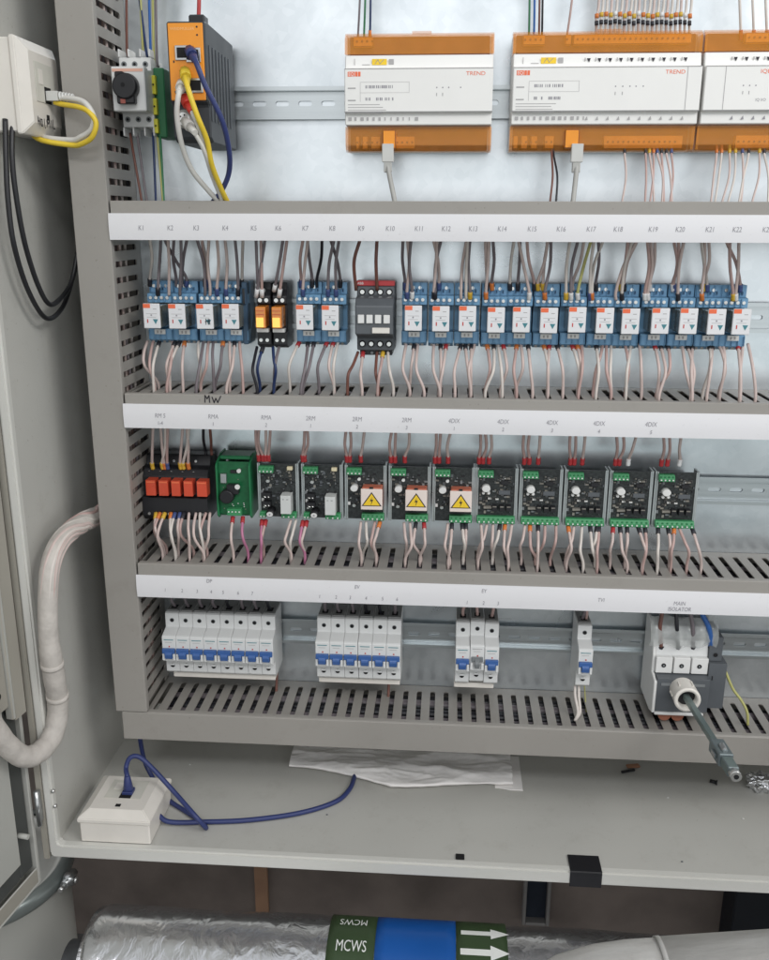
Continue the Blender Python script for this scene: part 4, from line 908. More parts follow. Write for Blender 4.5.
def top_wire(x_top, x_bot, m, lab, group=None, r=.0011, ferend=None, y=-.037):
    e = at(x_bot, 36, y); s_ = at(x_top, -30, y-.005); w0([s_+Vector((0, .01, .05)), s_, at(x_top*.5+x_bot*.5, 8, y-.006), e, e+Vector((0, 0, -.004))], m, lab, group, r, None, ferend)
for i, (a_, m) in enumerate(((361, W_GREY), (366, W_GREEN), (371, W_NAVY))): top_wire(a_, a_-3+i, m, '%s thin wire entering the top left of the shorter controller' % NAMEOF[m], 'wires into the shorter controller', ferend='orange' if i == 2 else None)
for i, (a_, m) in enumerate(((530, W_GREEN), (535, W_BLUE), (540, W_BROWN), (543, W_BLACK))): top_wire(a_, a_-1, m, '%s wire entering the top left corner of the long controller' % NAMEOF[m], 'wires into the long controller corner')
top_wire(575, 567, W_PINK2, 'single pinkish wire leaning right above the long controller', ferend=None)
for i in range(21):
    x = 596.5 + i*4.65; xt = x+random.uniform(2, 5); m = W_WHITE if i % 3 else W_PINK
    o = wire([at(xt, -30, -.042)+Vector((0, .01, .05)), at(xt, -30, -.042), at(xt*.5+x*.5, 6, -.043), at(x, 18, -.044), at(x, 36, -.037), at(x, 38, -.036)], m, '%s white wire from left in the dense row above the long controller' % ORD[i], 'dense row of wires above the long controller', r=.00135)
    jy = random.uniform(-1.6, 1.6); pq = [at(x+.4, y_+jy, -.044)-o.location for y_ in (12.5, 17.0)]; b = MB(); b.tube(pq, .0021, FERR[['orange', 'yellow', 'orange', 'yellow', 'white'][i % 5]], 8); b.build('wire_marker', o)
    pq = [at(x, y_+jy*.7, -.0435)-o.location for y_ in (20, 24.5)]; b = MB(); b.tube(pq, .0019, FERR['black'], 8); b.build('ferrule', o)
for x, i in ((741, 0), (754, 1), (767, 2)): top_wire(x-2, x, W_WHITE, '%s white wire from left above the right-edge expansion controller' % ORD[i], 'wires above the expansion controller', r=.0013, ferend='red')
def bot_wire(x0, x1, m, lab, group=None, r=.0011, fer=None, row=151):
    s_ = at(x0, row, -.045); e = at(x1, 203, -.07); w0([s_+Vector((0, .004, .006)), s_+Vector((0, 0, -.004)), s_.lerp(e, .5)+Vector((random.uniform(-.002, .002), -.004, 0)), e, e+Vector((0, 0, -.012))], m, lab, group, r, fer)
for i, (a_, c_) in enumerate(((625, 622), (646, 645), (650, 654), (654, 650), (658, 662), (662, 664), (667, 672), (672, 670))): bot_wire(a_, c_, W_PINK2 if i % 2 else W_PINK, '%s pinkish wire from left under the long controller' % ORD[i], 'wires dropping from the long controller', fer=['black', 'black', 'yellow', 'orange', 'blue', 'black', 'black', 'blue'][i])
for i, (a_, c_) in enumerate(((717, 711), (722, 715), (730, 722), (736, 728), (743, 741), (749, 739), (760, 752), (765, 768))): bot_wire(a_, c_, W_WHITE if i % 2 else W_PINK, '%s pale wire from left under the right-edge expansion controller' % ORD[i], 'wires dropping from the expansion controller', fer=['orange', 'orange', 'yellow', 'yellow', 'blue', 'black', 'yellow', 'black'][i])
bot_wire(552, 550, W_BROWN, 'brown wire of the twisted pair under the long controller'); bot_wire(554, 556, W_BLACK, 'black wire of the twisted pair under the long controller')
def netdrop(px, px2, lab, row=128, band=152):
    e = at(px2, 203, -.075); s_ = at(px, 150, -.052)
    wire([s_, s_+Vector((.0005, -.002, -.018)), e, e+Vector((0, .0, -.012))], mat('network_cable_grey', (172, 172, 168), .45), lab, 'network cables under the controllers', r=.0026, name='network_cable', cat='network cable')
    b = MB(); b.box(-.006, .006, -.004, .004, -.012, .006, mat('clear_plug', (196, 196, 192), .2)); b.box(-.004, .004, -.0034, .0034, -.022, -.0121, mat('network_cable_grey', (172, 172, 168), .45)); o = b.build('network_plug', loc=(0, 0, 0), bevel=.0006); o.location = s_; tag(o, lab.replace('network cable', 'network plug'), 'network plug', 'network plugs under the controllers')
netdrop(388, 395, 'grey network cable dropping from the shorter controller'); netdrop(577, 573, 'grey network cable dropping from the long controller')

# motor switch
pl = at(112.5, 70, -.075); pr = at(145, 110, -.075)
zt_ = at(130, 66, -.075).z; zb_ = at(130, 111, -.075).z; xc = (at(112, 88, -.075).x + at(145, 88, -.075).x)/2
ms = empty('motor_switch', (xc, 0, (zt_+zb_)/2), 'white switch with round black knob near the top left corner', 'motor switch'); O = Vector(ms.location); hh = (zt_-zb_)/2; ww = .0168
b = MB(); b.prism([(-.009, hh+.012), (-.050, hh+.012), (-.050, hh), (-.062, hh-.002), (-.062, -hh+.002), (-.050, -hh), (-.050, -hh-.013), (-.009, -hh-.013)], -ww, ww, 'x', WHT)
for s in (1, -1):
    for x in (-ww, -ww/3-.001, ww/3-.0, ww-.0016): b.box(x, x+.0016, -.052, -.030, (hh+.0122) if s > 0 else (-hh-.022), (hh+.020) if s > 0 else (-hh-.0132), WHT)
b.build('body', ms, bevel=.0006)
b = MB(); b.box(-ww-.0004, ww+.0004, -.075, -.0622, -hh, hh, WHT); fp = b.build('front_plate', ms, bevel=.001)
b = MB(); b.box(-ww+.001, ww-.001, -.0753, -.07505, hh-.0050, hh-.0022, mat('pale_orange_print', (226, 176, 156), .5)); b.build('printing', fp)
b = MB()
for s in (1, -1):
    for k in range(3): x = -ww+(k+.5)*2*ww/3; b.cyl((x, -.0502, s*(hh+.0055)), (x, -.0510, s*(hh+.0055)), .0028, MGR, n=12); b.cyl((x, -.0511, s*(hh+.0055)), (x, -.0514, s*(hh+.0055)), .0014, DARKHOLE, n=10)
build_each(b, 'terminal_screw', ms)
b = MB(); b.cyl((-.001, -.0754, .0015), (-.001, -.086, .0015), .0132, BLK, .0122, n=32); b.box(-.0105, -.0015, -.0848, -.0755, .0015, .0152, BLK); b.box(-.0100, .0085, -.0835, -.0755, -.0150, -.0022, BLK); kb = b.build('rotary_knob', ms, bevel=.0012)
b = MB(); b.box(-.006, -.001, -.0842, -.0836, -.0148, -.0105, mat('dull_red_mark', (150, 82, 72), .5)); b.cyl((-.002, -.0861, .0025), (-.002, -.0864, .0025), .0022, DARKHOLE, n=12); b.build('knob_mark', kb)
# earth terminal between switch and ethernet
p = at(157, 93, -.045)
et = MB(); YG1 = mat('earth_yellow', (206, 200, 60), .45); YG2 = mat('earth_green', (40, 104, 66), .5)
et.box(-.0035, .0080, -.044, -.009, -.034, .034, YG2)
er = empty('earth_terminal', (p.x, 0, .118), 'green and yellow earth terminal squeezed between switch and orange unit', 'earth terminal'); et.build('body', er, bevel=.001)
for z0, z1 in ((.008, .026), (-.012, .004), (-.030, -.016)):
    b = MB(); b.box(-.0042, .0004, -.050, -.0442, z0, z1, YG1); b.cyl((-.0018, -.0502, (z0+z1)/2), (-.0018, -.0508, (z0+z1)/2), .0014, DARKHOLE, n=8); b.build('yellow_stripe', er, bevel=.0008)
# ethernet switch
xl = at(168, 60, -.125).x; xr = at(206.5, 60, -.125).x; zt_ = at(185, 20, -.125).z; zb_ = at(190, 142, -.125).z
YE = -.125
es = empty('ethernet_switch', ((xl+xr)/2, 0, .12), 'black ethernet switch with orange front and plugged network leads', 'network switch'); O = Vector(es.location); we = (xr-xl)/2
zt2, zb2 = zt_-O.z, zb_-O.z
zo = at(190, 101, -.125).z-O.z
b = MB(); b.prism([(-.012, zt2-.002), (YE+.012, zt2), (YE, zt2-.001), (YE, zo), (YE+.006, zo-.004), (YE+.006, zb2+.004), (YE+.014, zb2), (-.012, zb2)], -we, we, 'x', mat('switch_black_metal', (58, 62, 66), .5, var=.06)); b.box(-.001, we-.004, -.110, -.095, zt2-.0005, zt2+.008, BLK); b.build('housing', es, bevel=.0014)
b = MB(); b.box(-we+.0015, we-.002, YE-.0014, YE-.0002, zo+.0005, zt2-.0025, ORB); of = b.build('orange_panel', es, bevel=.0008)
b = MB(); b.text('WEIDMULLER', -.003, zt2-.0075, YE-.0016, .0024, mat('pale_peach_print', (246, 196, 132), .5), sx=1.1); b.build('lettering', of); b = MB()
for z in (zt2-.006, zt2-.013): b.cyl((we-.0075, YE-.0015, z), (we-.0075, YE-.0017, z), .0009, INKD, n=8)
for z, x in ((zt2-.036, -we+.006), (zt2-.052, we-.006), (zt2-.036, we-.006), (zo+.008, -we+.006)): b.box(x-.0006, x+.0006, YE-.0017, YE-.0015, z-.001, z+.001, INKD)
build_each(b, 'indicator', of)
jz = [at(188, 53, YE).z-O.z, at(188, 72, YE).z-O.z, at(188, 88, YE).z-O.z]
for i, (jx, z) in enumerate(((-.003, jz[0]), (.0075, jz[0]-.002), (-.002, jz[2]), (.0085, jz[2]+.002))):
    b = MB(); b.box(jx-.0078, jx+.0062, YE-.0030, YE-.0015, z-.0065, z+.0065, ZINC); j_ = b.build('network_port', es, bevel=.0004)
    b = MB(); b.box(jx-.0058, jx+.0042, YE-.0034, YE-.0031, z-.0045, z+.0045, DARKHOLE); b.build('port_opening', j_)
b = MB(); c = at(187, 120, YE+.004)-O; b.cyl((c.x, YE+.0058, c.z), (c.x, YE-.006, c.z), .0085, mat('connector_grey', (150, 150, 146), .4, .3), n=20); b.cyl((c.x, YE-.0061, c.z), (c.x, YE-.008, c.z), .006, SCREW, n=16)
for q in range(5): an = q*1.2566; b.cyl((c.x+.0035*math.cos(an), YE-.0081, c.z+.0035*math.sin(an)), (c.x+.0035*math.cos(an), YE-.0084, c.z+.0035*math.sin(an)), .0008, DARKHOLE, n=8)
b.build('power_socket', es)
b = MB()
for q in range(7): b.box(we+.0001, we+.0008, -.115+q*.013, -.111+q*.013, zb2+.02, zt2-.02, mat('switch_side_fin', (74, 78, 84), .5))
build_each(b, 'side_fin', es)
def netcable(pts, m, lab, r=.0026, boot=None, bootm=None):
    o = wire(pts, m, lab, 'network leads plugged into the orange unit', r=r, name='network_cable', cat='network cable', sub=9, n=10)
    P = Vector(pts[0]); q = (Vector(pts[1])-P).normalized()
    b = MB(); b.tube([-q*.002, q*.010], .0052, bootm or m, 8); b.tube([q*.010, q*.022], [.0042, .0030], bootm or m, 10); b.build('plug_boot', o); return o
def A(px, py, y): return at(px, py, y)
netcable([A(190, 51, -.131), A(196, 62, -.150), A(205, 85, -.150), A(222, 120, -.140), A(229, 150, -.125), A(229, 172, -.11), A(222, 190, -.10), A(212, 203, -.085), A(206, 212, -.075)], NETB, 'dark blue network lead looping from the upper port of the orange unit')
netcable([A(185, 72, -.131), A(187, 85, -.150), A(197, 115, -.150), A(207, 140, -.138), A(212, 165, -.125), A(221, 188, -.105), A(228, 203, -.088), A(231, 211, -.08)], NETY, 'yellow network lead dropping from the orange unit')
netcable([A(182, 84, -.131), A(179, 92, -.150), A(177, 115, -.148), A(182, 145, -.135), A(192, 170, -.120), A(208, 190, -.103), A(220, 203, -.088), A(226, 211, -.08)], NETW, 'white network lead curving down the left side of the orange unit')
netcable([A(186, 122, -.131), A(193, 130, -.142), A(204, 150, -.135), A(212, 175, -.115), A(222, 200, -.09), A(226, 211, -.08)], NETW, 'white lead from the round socket low on the orange unit', r=.0022)
netcable([A(185, 99, -.131), A(192, 112, -.145), A(198, 126, -.143), A(206, 150, -.130), A(216, 180, -.11), A(223, 205, -.088)], NETW, 'white lead with red boot beneath the orange panel', r=.0022, bootm=NETR)
for i, (xa, xb, m) in enumerate(((126, 127, W_BROWN), (139, 143, W_YG), (136, 146, W_NAVY), (152, 154, W_YG), (155, 157, W_GREY), (148, 151, W_BLUE))):
    e = at(xb, 50 + 10*(i > 2), -.035); s_ = at(xa, -30, -.045); wire([s_+Vector((0, 0, .05)), s_, s_.lerp(e, .5), e, e+Vector((0, .004, -.006))], m, '%s wire, %s from left, descending at the top left of panel' % (NAMEOF[m], ORD[i]), 'wires descending above the switch', r=.0014)
e = at(198, 28, -.1); wire([at(198, -30, -.095), at(199, 0, -.10), e], mat('wire_red', (176, 60, 60), .4), 'red wire entering the top of the ethernet switch', r=.002)
for i, (xa, xb, m) in enumerate(((130, 142, W_BROWN), (137, 147, W_GREY), (153, 156, W_NAVY), (157, 163, W_YG), (160, 164, W_GREEN))):
    s_ = at(xa, 133, -.04); e = at(xb, 203, -.06); wire([s_, s_.lerp(e, .4)+Vector((.002, -.006, 0)), e, e+Vector((0, 0, -.012))], m, '%s wire dropping between motor switch and the topmost trunking' % NAMEOF[m], 'wires dropping under the motor switch', r=.0013)

# ------------------------------------------------------------------ wall box with network jack
def make_box(name, X, Y, Z, loc, label):
    """86 mm surface outlet: local frame X (width), Y (height), Z (out of the wall)"""
    root = empty(name, loc, label, 'network outlet')
    def tf(u, v, w): return X*u + Y*v + Z*w
    def lb(b, u0, u1, v0, v1, w0, w1, m):
        b.add([tf(u, v, w) for u in (u0, u1) for v in (v0, v1) for w in (w0, w1)], [(0,1,3,2),(4,6,7,5),(0,4,5,1),(2,3,7,6),(0,2,6,4),(1,5,7,3)], m)
    b = MB(); lb(b, -.0415, .0415, -.0415, .0415, 0, .0265, CREAM); b.build('back_box', root, bevel=.0015)
    b = MB(); a_, c_ = .0432, .032
    lv = [(a_, .0268), (a_, .0320), (c_, .0395)]
    vs = [tf(s*r_, t_*r_, w) for r_, w in lv for s, t_ in ((-1, -1), (1, -1), (1, 1), (-1, 1))]
    fs = [(3, 2, 1, 0), (8, 9, 10, 11)] + [(j*4+q, j*4+(q+1) % 4, (j+1)*4+(q+1) % 4, (j+1)*4+q) for j in range(2) for q in range(4)]
    b.add(vs, fs, CREAM); fp = b.build('face_plate', root, bevel=.0009, seg=2)
    b = MB(); lb(b, -.022, .022, -.012, .024, .0397, .0402, mat('module_white', (206, 204, 194), .35)); lb(b, -.016, -.006, .004, .018, .0403, .0408, CREAM); b.build('shutter_module', fp, bevel=.0003)
    b = MB(); lb(b, -.004, .010, -.012, .003, .0403, .0406, DARKHOLE); b.build('jack_opening', fp)
    b = MB(); lb(b, -.003, .003, -.0275, -.0225, .0397, .0400, DARKHOLE); b.build('screw_hole', fp)
    return root, tf
# left wall: face toward +x ; width runs toward -y
wb, tf = make_box('network_outlet', Vector((0, 1, 0)), Vector((0, 0, 1)), Vector((1, 0, 0)), (XL+.0004, -.111, .122), 'cream network outlet box on the left cabinet wall with looped lead')
b = MB()
def hws(pts): b.stroke([(u, v) for u, v in pts], .0011, .0400, INKD, f=lambda x, z, y: tuple(tf(x, z, y)))
zz = -.030
for st in ([(-.024, zz+.004), (-.024, zz-.003)], [(-.021, zz+.003), (-.021, zz-.004)], [(-.024, zz), (-.021, zz)], [(-.018, zz+.002), (-.018, zz-.004), (-.015, zz-.004), (-.015, zz+.002), (-.018, zz+.002)], [(-.010, zz+.003), (-.010, zz-.005), (-.0085, zz-.005)], [(-.004, zz-.004), (-.004, zz+.003), (-.001, zz-.001), (.002, zz+.003), (.002, zz-.004)], [(.006, zz+.003), (.006, zz-.004)], [(.010, zz+.004), (.010, zz-.004), (.014, zz-.004)]): hws(st)
b.build('handwriting', [c for c in wb.children if c.name.startswith('face_plate')][0])
j0 = Vector(wb.location) + tf(.003, -.006, .040)
gl = [j0, j0+Vector((.012, .000, -.001)), at(79, 101, -.118), at(88, 107, -.122), at(94, 119, -.122), at(91, 131, -.120), at(81, 138, -.116), at(71, 141, -.112), Vector((XL+.030, -.108, .079)), Vector((XL+.018, -.106, .090))]
o = wire([p + Vector((0, 0, .001)) for p in gl], NETW, 'white lead looping out of the wall-mounted network outlet', r=.0028, name='network_cable', cat='network cable', sub=10, n=10)
b = MB(); b.box(-.002, .012, -.0055, .0055, -.0045, .0045, mat('clear_plug', (196, 196, 192), .2))
for q in range(5): b.cyl((.0125+q*.003, 0, -.0003*q), (.0142+q*.003, 0, -.0003*q), .0046-.0002*q, WHT, n=12)
b.build('plug_boot', o, bevel=.0003)
gy = [j0+Vector((.006, 0, -.004)), j0+Vector((.013, 0, -.006)), at(79, 107, -.119), at(89, 112, -.124), at(96, 123, -.124), at(92, 137, -.122), at(81, 144, -.117), at(71, 145, -.113), Vector((XL+.030, -.114, .077)), Vector((XL+.018, -.112, .090))]
wire(gy, NETY, 'yellow lead looping out of the wall-mounted network outlet', r=.0026, name='network_cable', cat='network cable', sub=10, n=10)
for i, (dx, nm) in enumerate(((0, 'left'), (.9, 'right'))):
    i = i*1.25; pts = [(6+i*6, 128), (6+i*5, 160), (8+i*7, 200), (14+i*9, 245), (28+i*8, 290-i*4), (46+i*3, 318-i*11), (62, 308-i*9), (72, 280), (78, 250), (84, 215)]
    P_ = [atx(px, py, XL+.016+i*.004 + (0 if k < 7 else .004*(k-6))) for k, (px, py) in enumerate(pts)]
    P_[0] = P_[0]+Vector((0, 0, .008)); wire(P_, BLK, nm + ' black cable hanging in a loop on the left cabinet wall', 'black cables hanging in a loop', r=.0026, name='cable', cat='cable', sub=10, n=10)
# big wrapped loom from the trunking to the door
pts = [((110, 508), XL+.045), ((97, 516), XL+.036), ((80, 524), XL+.030), ((62, 540), XL+.026), ((51, 565), XL+.024), ((48, 600), XL+.022), ((49, 640), XL+.020), ((54, 675), XL+.018), ((58, 705), XL+.014), ((54, 732), XL+.010), ((42, 750), XL+.004), ((26, 757), XL-.004), ((10, 748), XL-.012), ((-6, 728), XL-.018), ((-22, 700), XL-.022)]
P_ = [atx(px, py, x) for (px, py), x in pts]
P_[0].y = max(P_[0].y, -.05)
pth = smooth_path(P_, 10); b = MB(); rs = []
for i, q in enumerate(pth): rs.append(.0104 if i < 62 else .0116 + .0002*math.sin(i*.9))
b.tube(pth, rs, HOSE, 20); hl = b.build('wrapped_cable_loom', loc=pth[0]); tag(hl, 'thick pinkish sleeved cable loom curving from trunking to the door', 'cable loom')
for i_ in (66, 76):
    b = MB(); b.tube([pth[i_]-pth[0], pth[i_+1]-pth[0], pth[i_+1]*1.3-pth[i_]*.3-pth[0]], .0123, HOSE, 24); b.build('tape_band', hl)
b = MB()
for k in range(13):
    ring_ = []
    for j in range(66):
        tg = (pth[j+1]-pth[j]).normalized(); u_ = tg.cross(Vector((0, 1, 0))).normalized(); w_ = tg.cross(u_)
        an = k*2*math.pi/13 + .5*math.sin(j*.05+k); ring_.append(pth[j]-pth[0]+(u_*math.cos(an)+w_*math.sin(an))*(.0100-.00004*j))
    b.tube(ring_, .0024, [W_PINK, HOSE, W_PINK2, W_WHITE][k % 4], 8)
b.build('bundled_wire', hl)
# ------------------------------------------------------------------ enclosure floor items
fb, tf2 = make_box('network_outlet', Vector((1, 0, 0)), Vector((0, 1, 0)), Vector((0, 0, 1)), (-.3745, -.1285, ZF+.0004), 'cream network outlet box lying on the cabinet floor')
pj = Vector(fb.location) + tf2(.004, .000, .040)
P_ = [pj, pj+Vector((-.001, .002, .020)), at(126, 768, -.115), at(130, 758, -.110), at(139, 757, -.108), at(152, 768, -.112), at(175, 793, -.125), at(196, 817, -.145), atz(206, 828, ZF+.004), atz(200, 821, ZF+.004), atz(185, 811, ZF+.0035), atz(170, 801, ZF+.0035), atz(158, 786, ZF+.004), at(146, 765, -.045), at(141, 745, -.050), at(139, 725, -.055)]
o = wire(P_, NETB, 'blue network lead rising from the floor outlet and folding back', 'blue network leads on the cabinet floor', r=.0029, name='network_cable', cat='network cable', sub=10, n=10)
b = MB(); b.box(-.0062, .0062, -.006, .006, -.001, .004, NETB); b.tube([(0, 0, .004), (-.0006, .001, .022)], [.0062, .0034], NETB, 10); b.build('plug_boot', o, bevel=.0006)
wire([atz(158, 815, ZF+.012), atz(170, 822, ZF+.006), atz(205, 822, ZF+.004), atz(250, 820, ZF+.004), atz(300, 813, ZF+.004), atz(335, 802, ZF+.004), atz(349, 790, ZF+.004), atz(354, 778, ZF+.004), atz(356, 768, ZF+.004)], NETB, 'blue network lead curving across the floor to the folded paper', 'blue network leads on the cabinet floor', r=.0030, name='network_cable', cat='network cable', sub=10, n=10)
# folded white paper
from mathutils import noise as mn
def ridged(x, y, sd):
    v = 0; a = 1
    for o_ in range(4):
        v += a*(1-abs(mn.noise(Vector((x, y, sd+o_*7))))*2.2); x, y = x*1.3+y*1.5, y*1.3-x*1.5; a *= .5
    return v/1.9
def sheet(px_a, px_b, rowf, rowb, z, thick, label, seed, amp):
    nx_, ny_ = 220, 40; vs = []
    for j in range(ny_+1):
        for i in range(nx_+1):
            u, v = i/nx_, j/ny_; px = px_a+(px_b-px_a)*u
            fr = rowf(u); f_ = atz(px, fr, z); bk = Vector((f_.x, .045, z)); q = f_.lerp(bk, v)
            h = thick*.4 + amp*max(0, ridged(q.x*9, q.y*30, seed)+.1)*(.25+.75*min(1, v*4+.2*(ridged(q.x*30, 0, seed+3))))
            vs.append(Vector((q.x, q.y+.0015*mn.noise(Vector((q.x*60, 0, seed)))*(1-v), z+max(h, .0008))))
    n1 = nx_+1; top = len(vs); vs += [Vector((v.x, v.y, z+.0002)) for v in vs]
    fs = [(j*n1+i, j*n1+i+1, (j+1)*n1+i+1, (j+1)*n1+i) for j in range(ny_) for i in range(nx_)]
    fs += [(top+j*n1+i, top+(j+1)*n1+i, top+(j+1)*n1+i+1, top+j*n1+i+1) for j in range(ny_) for i in range(nx_)]
    bd = [(i, i+1) for i in range(nx_)] + [(j*n1+nx_, (j+1)*n1+nx_) for j in range(ny_)] + [(ny_*n1+i+1, ny_*n1+i) for i in range(nx_)] + [((j+1)*n1, j*n1) for j in range(ny_)]
    fs += [(a_, top+a_, top+c_, c_) for a_, c_ in bd]
    b = MB(); b.add(vs, fs, PAPER, True); return tag(b.build('folded_paper', loc=vs[0]), label, 'paper')
sheet(289, 513, lambda u: 767 + 19*min(1, u*2.2)**1.2 - 1.5*math.sin(u*9), 0, ZF+.003, .0035, 'crumpled white paper or cloth folded beneath the lowest trunking', 3, .0075)
sheet(495, 523, lambda u: 788.5 + 3*u, 0, ZF+.0004, .0012, 'thin white sheet corner under the folded paper at its right', 5, .0004)
# black clip over rim
p = atz(586, 862, ZF); b = MB(); x0_, x1_ = at(570, 872, YF).x, at(602, 874, YF).x
b.box(x0_, x1_, YF-.0022, YF-.0012, ZF-.0185, ZF+.0012, CLIP); b.box(x0_, x1_, YF-.0022, YF+.026, ZF+.0013, ZF+.0022, CLIP)
o = b.build('black_tape', loc=((x0_+x1_)/2, YF, ZF), bevel=.0004); tag(o, 'short black tape patch folded over the front cabinet rim', 'tape')
# debris
def bit(px, py, w, d, h, m, nm, lab, cat, rz=0, z=ZF):
    p = atz(px, py, z+.0004); b = MB(); b.box(-w, w, -d, d, 0, h, m); o = b.build(nm, bevel=min(w, d, h)*.4); o.location = p; o.rotation_euler = (0, 0, rz); return tag(o, lab, cat)
bit(633, 767, .009, .004, .003, mat('copper_scrap', (176, 130, 104), .4, .5), 'copper_scrap', 'small coppery offcut lying on the cabinet floor', 'scrap', .2)
bit(628, 772, .010, .0016, .003, BLK, 'black_screw', 'thin dark screw lying beside the coppery offcut', 'screw', .35)
p = atz(713, 781, ZF+.003); b = MB(); b.cyl((-.004, 0, 0), (.003, -.003, 0), .0024, BLK, n=10); b.cyl((.003, -.003, 0), (.0045, -.0036, 0), .0034, BLK, n=10); o = b.build('screw'); o.location = p; tag(o, 'tiny black screw on the floor below the isolator shaft', 'screw')
p = atz(759, 782, ZF+.010)
rnd = random.Random(4)
bm_ = bmesh.new(); bmesh.ops.create_icosphere(bm_, subdivisions=4, radius=.5)
for v in bm_.verts:
    k = 1+.16*math.sin(v.co.x*19+v.co.y*7)+.14*math.sin(v.co.y*23+v.co.z*11)+.10*math.sin(v.co.z*31+v.co.x*17); v.co = Vector((v.co.x*.030*k, v.co.y*.024*k, v.co.z*.024*k))
me = bpy.data.meshes.new('foil_scrap'); bm_.to_mesh(me); me.polygons.foreach_set('use_smooth', [True]*len(me.polygons)); bm_.free(); me.materials.append(FOIL); o = bpy.data.objects.new('foil_scrap', me); COL.objects.link(o); o.location = p; tag(o, 'crumpled silver foil scrap on the cabinet floor at right', 'foil')
for i, (px, py) in enumerate(((668, 798), (743, 819), (682, 862), (327, 815), (190, 765))):
    bit(px, py, .0012, .0009, .0008, [WHT, WHT, DGR, DGR, WHT][i], 'crumb', ['white crumb at the floor centre right', 'white crumb near the right edge of the floor', 'dark crumb near the right of the front rim', 'dark crumb beneath the blue lead', 'white crumb behind the floor outlet'][i] , 'crumb')
# ------------------------------------------------------------------ below the cabinet
# drum with clamp ring, lower left
zr = -.80; pts = [atz(10, 915, zr), atz(48, 891, zr), atz(68, 866, zr)]
(ax, ay), (bx, by), (cx, cy) = [(p.x, p.y) for p in pts]
d_ = 2*(ax*(by-cy)+bx*(cy-ay)+cx*(ay-by)); ux = ((ax*ax+ay*ay)*(by-cy)+(bx*bx+by*by)*(cy-ay)+(cx*cx+cy*cy)*(ay-by))/d_; uy = ((ax*ax+ay*ay)*(cx-bx)+(bx*bx+by*by)*(ax-cx)+(cx*cx+cy*cy)*(bx-ax))/d_
RD = math.hypot(ax-ux, ay-uy); print('DRUM', ux, uy, RD)
dr = empty('steel_drum', (ux, uy, -1.35), 'light grey steel drum with bolted clamp ring at lower left', 'drum')
def lathe(prof, m, n=72):
    b = MB(); vs = [(r_*math.cos(2*math.pi*q/n), r_*math.sin(2*math.pi*q/n), z) for r_, z in prof for q in range(n)]
    b.add(vs, [(j*n+q, j*n+(q+1) % n, (j+1)*n+(q+1) % n, (j+1)*n+q) for j in range(len(prof)-1) for q in range(n)], m, True); return b
h_ = zr+1.35
lathe([(RD-.006, 0), (RD-.006, h_-.30), (RD-.002, h_-.295), (RD-.006, h_-.29), (RD-.006, h_-.012)], DRUM).build('body', dr)
lathe([(.0, h_+.004), (RD-.030, h_+.004), (RD-.022, h_-.003), (RD-.014, h_+.004), (RD-.010, h_+.006), (RD-.010, h_-.006)], mat('drum_lid_pale', (206, 206, 200), .35)).build('drum_cover', dr)
rg = lathe([(RD-.009, h_+.008), (RD-.002, h_+.009), (RD+.002, h_+.002), (RD+.003, h_-.006), (RD, h_-.012), (RD-.006, h_-.014)], mat('clamp_ring_zinc', (150, 158, 156), .35, .5)).build('clamp_ring', dr)
pb = atz(71, 878, zr)-Vector((ux, uy, -1.35)); dd = Vector((pb.x, pb.y, 0)).normalized(); tt = Vector((-dd.y, dd.x, 0)); q0 = dd*(RD+.010)+Vector((0, 0, h_-.002))
b = MB(); b.cyl(q0-tt*.012, q0+tt*.014, .0055, ZINC, n=6); b.cyl(q0-tt*.022, q0-tt*.012, .003, SCREW, n=12); b.cyl(q0-dd*.004, q0+dd*.008, .009, ZINC, .007, n=14); b.cyl(q0+dd*.0081, q0+dd*.012, .0042, SCREW, n=12); b.build('clamp_bolt', rg)
# foil lagged pipe with identification band
PR = .068; yP = -.24
def axis_z(px, py, y, R):
    d = ray(px, py); a = math.atan2(-d.z, d.y); z = -.9
    for _ in range(40):
        ds = math.hypot(D+y, z); z = -(D+y)*math.tan(a + math.asin(R/ds))
    return z
zP = axis_z(300, 914, yP, PR)
pip = empty('lagged_pipe', (0, yP, zP), 'silver foil lagged pipe with green and blue MCWS band', 'pipe')
pls = at(82, 930, yP-.02).x; X_b0 = at(322, 945, yP-.05).x+.004; X_b1 = at(512, 945, yP-.05).x-.004
n = 64; L0, L1 = pls, 1.2; b = MB(); nseg = 150; vs = []
for i in range(nseg+1):
    x = L0+(L1-L0)*i/nseg
    for q in range(n):
        an = 2*math.pi*q/n; in_b = (X_b0 < x < X_b1); r_ = PR*(.99 if in_b else 1+.006*math.sin(an*5+x*23)+.006*math.sin(x*41+an*2)+.004*math.sin(an*9-x*37))
        if i == 0: r_ *= .97
        vs.append((x, r_*math.cos(an), r_*math.sin(an)))
fs = [(i*n+q, i*n+(q+1) % n, (i+1)*n+(q+1) % n, (i+1)*n+q) for i in range(nseg) for q in range(n)]; fs.append(tuple(range(n)))
b.add(vs, fs, FOIL, True); b.build('foil_lagging', pip)
b = MB(); b.cyl((L0-.03, 0, 0), (L0-.001, 0, 0), .03, mat('bare_pipe', (90, 92, 94), .45, .5), n=32); b.build('bare_pipe', pip)
def band(x0, x1, m, rr=PR*1.022):
    b = MB(); k = max(2, int((x1-x0)/.01)); b.tube([(x0+(x1-x0)*i/k, 0, 0) for i in range(k+1)], rr, m, 64, cap=True); return b
yb_ = yP-.055
X = lambda px: at(px, 945, yP-.05).x
b1 = band(X(322), X(372)-.0003, BANDG).build('green_band', pip); band(X(372), X(457), BANDB).build('blue_band', pip); b3 = band(X(457)+.0003, X(512), BANDG).build('green_band', pip)
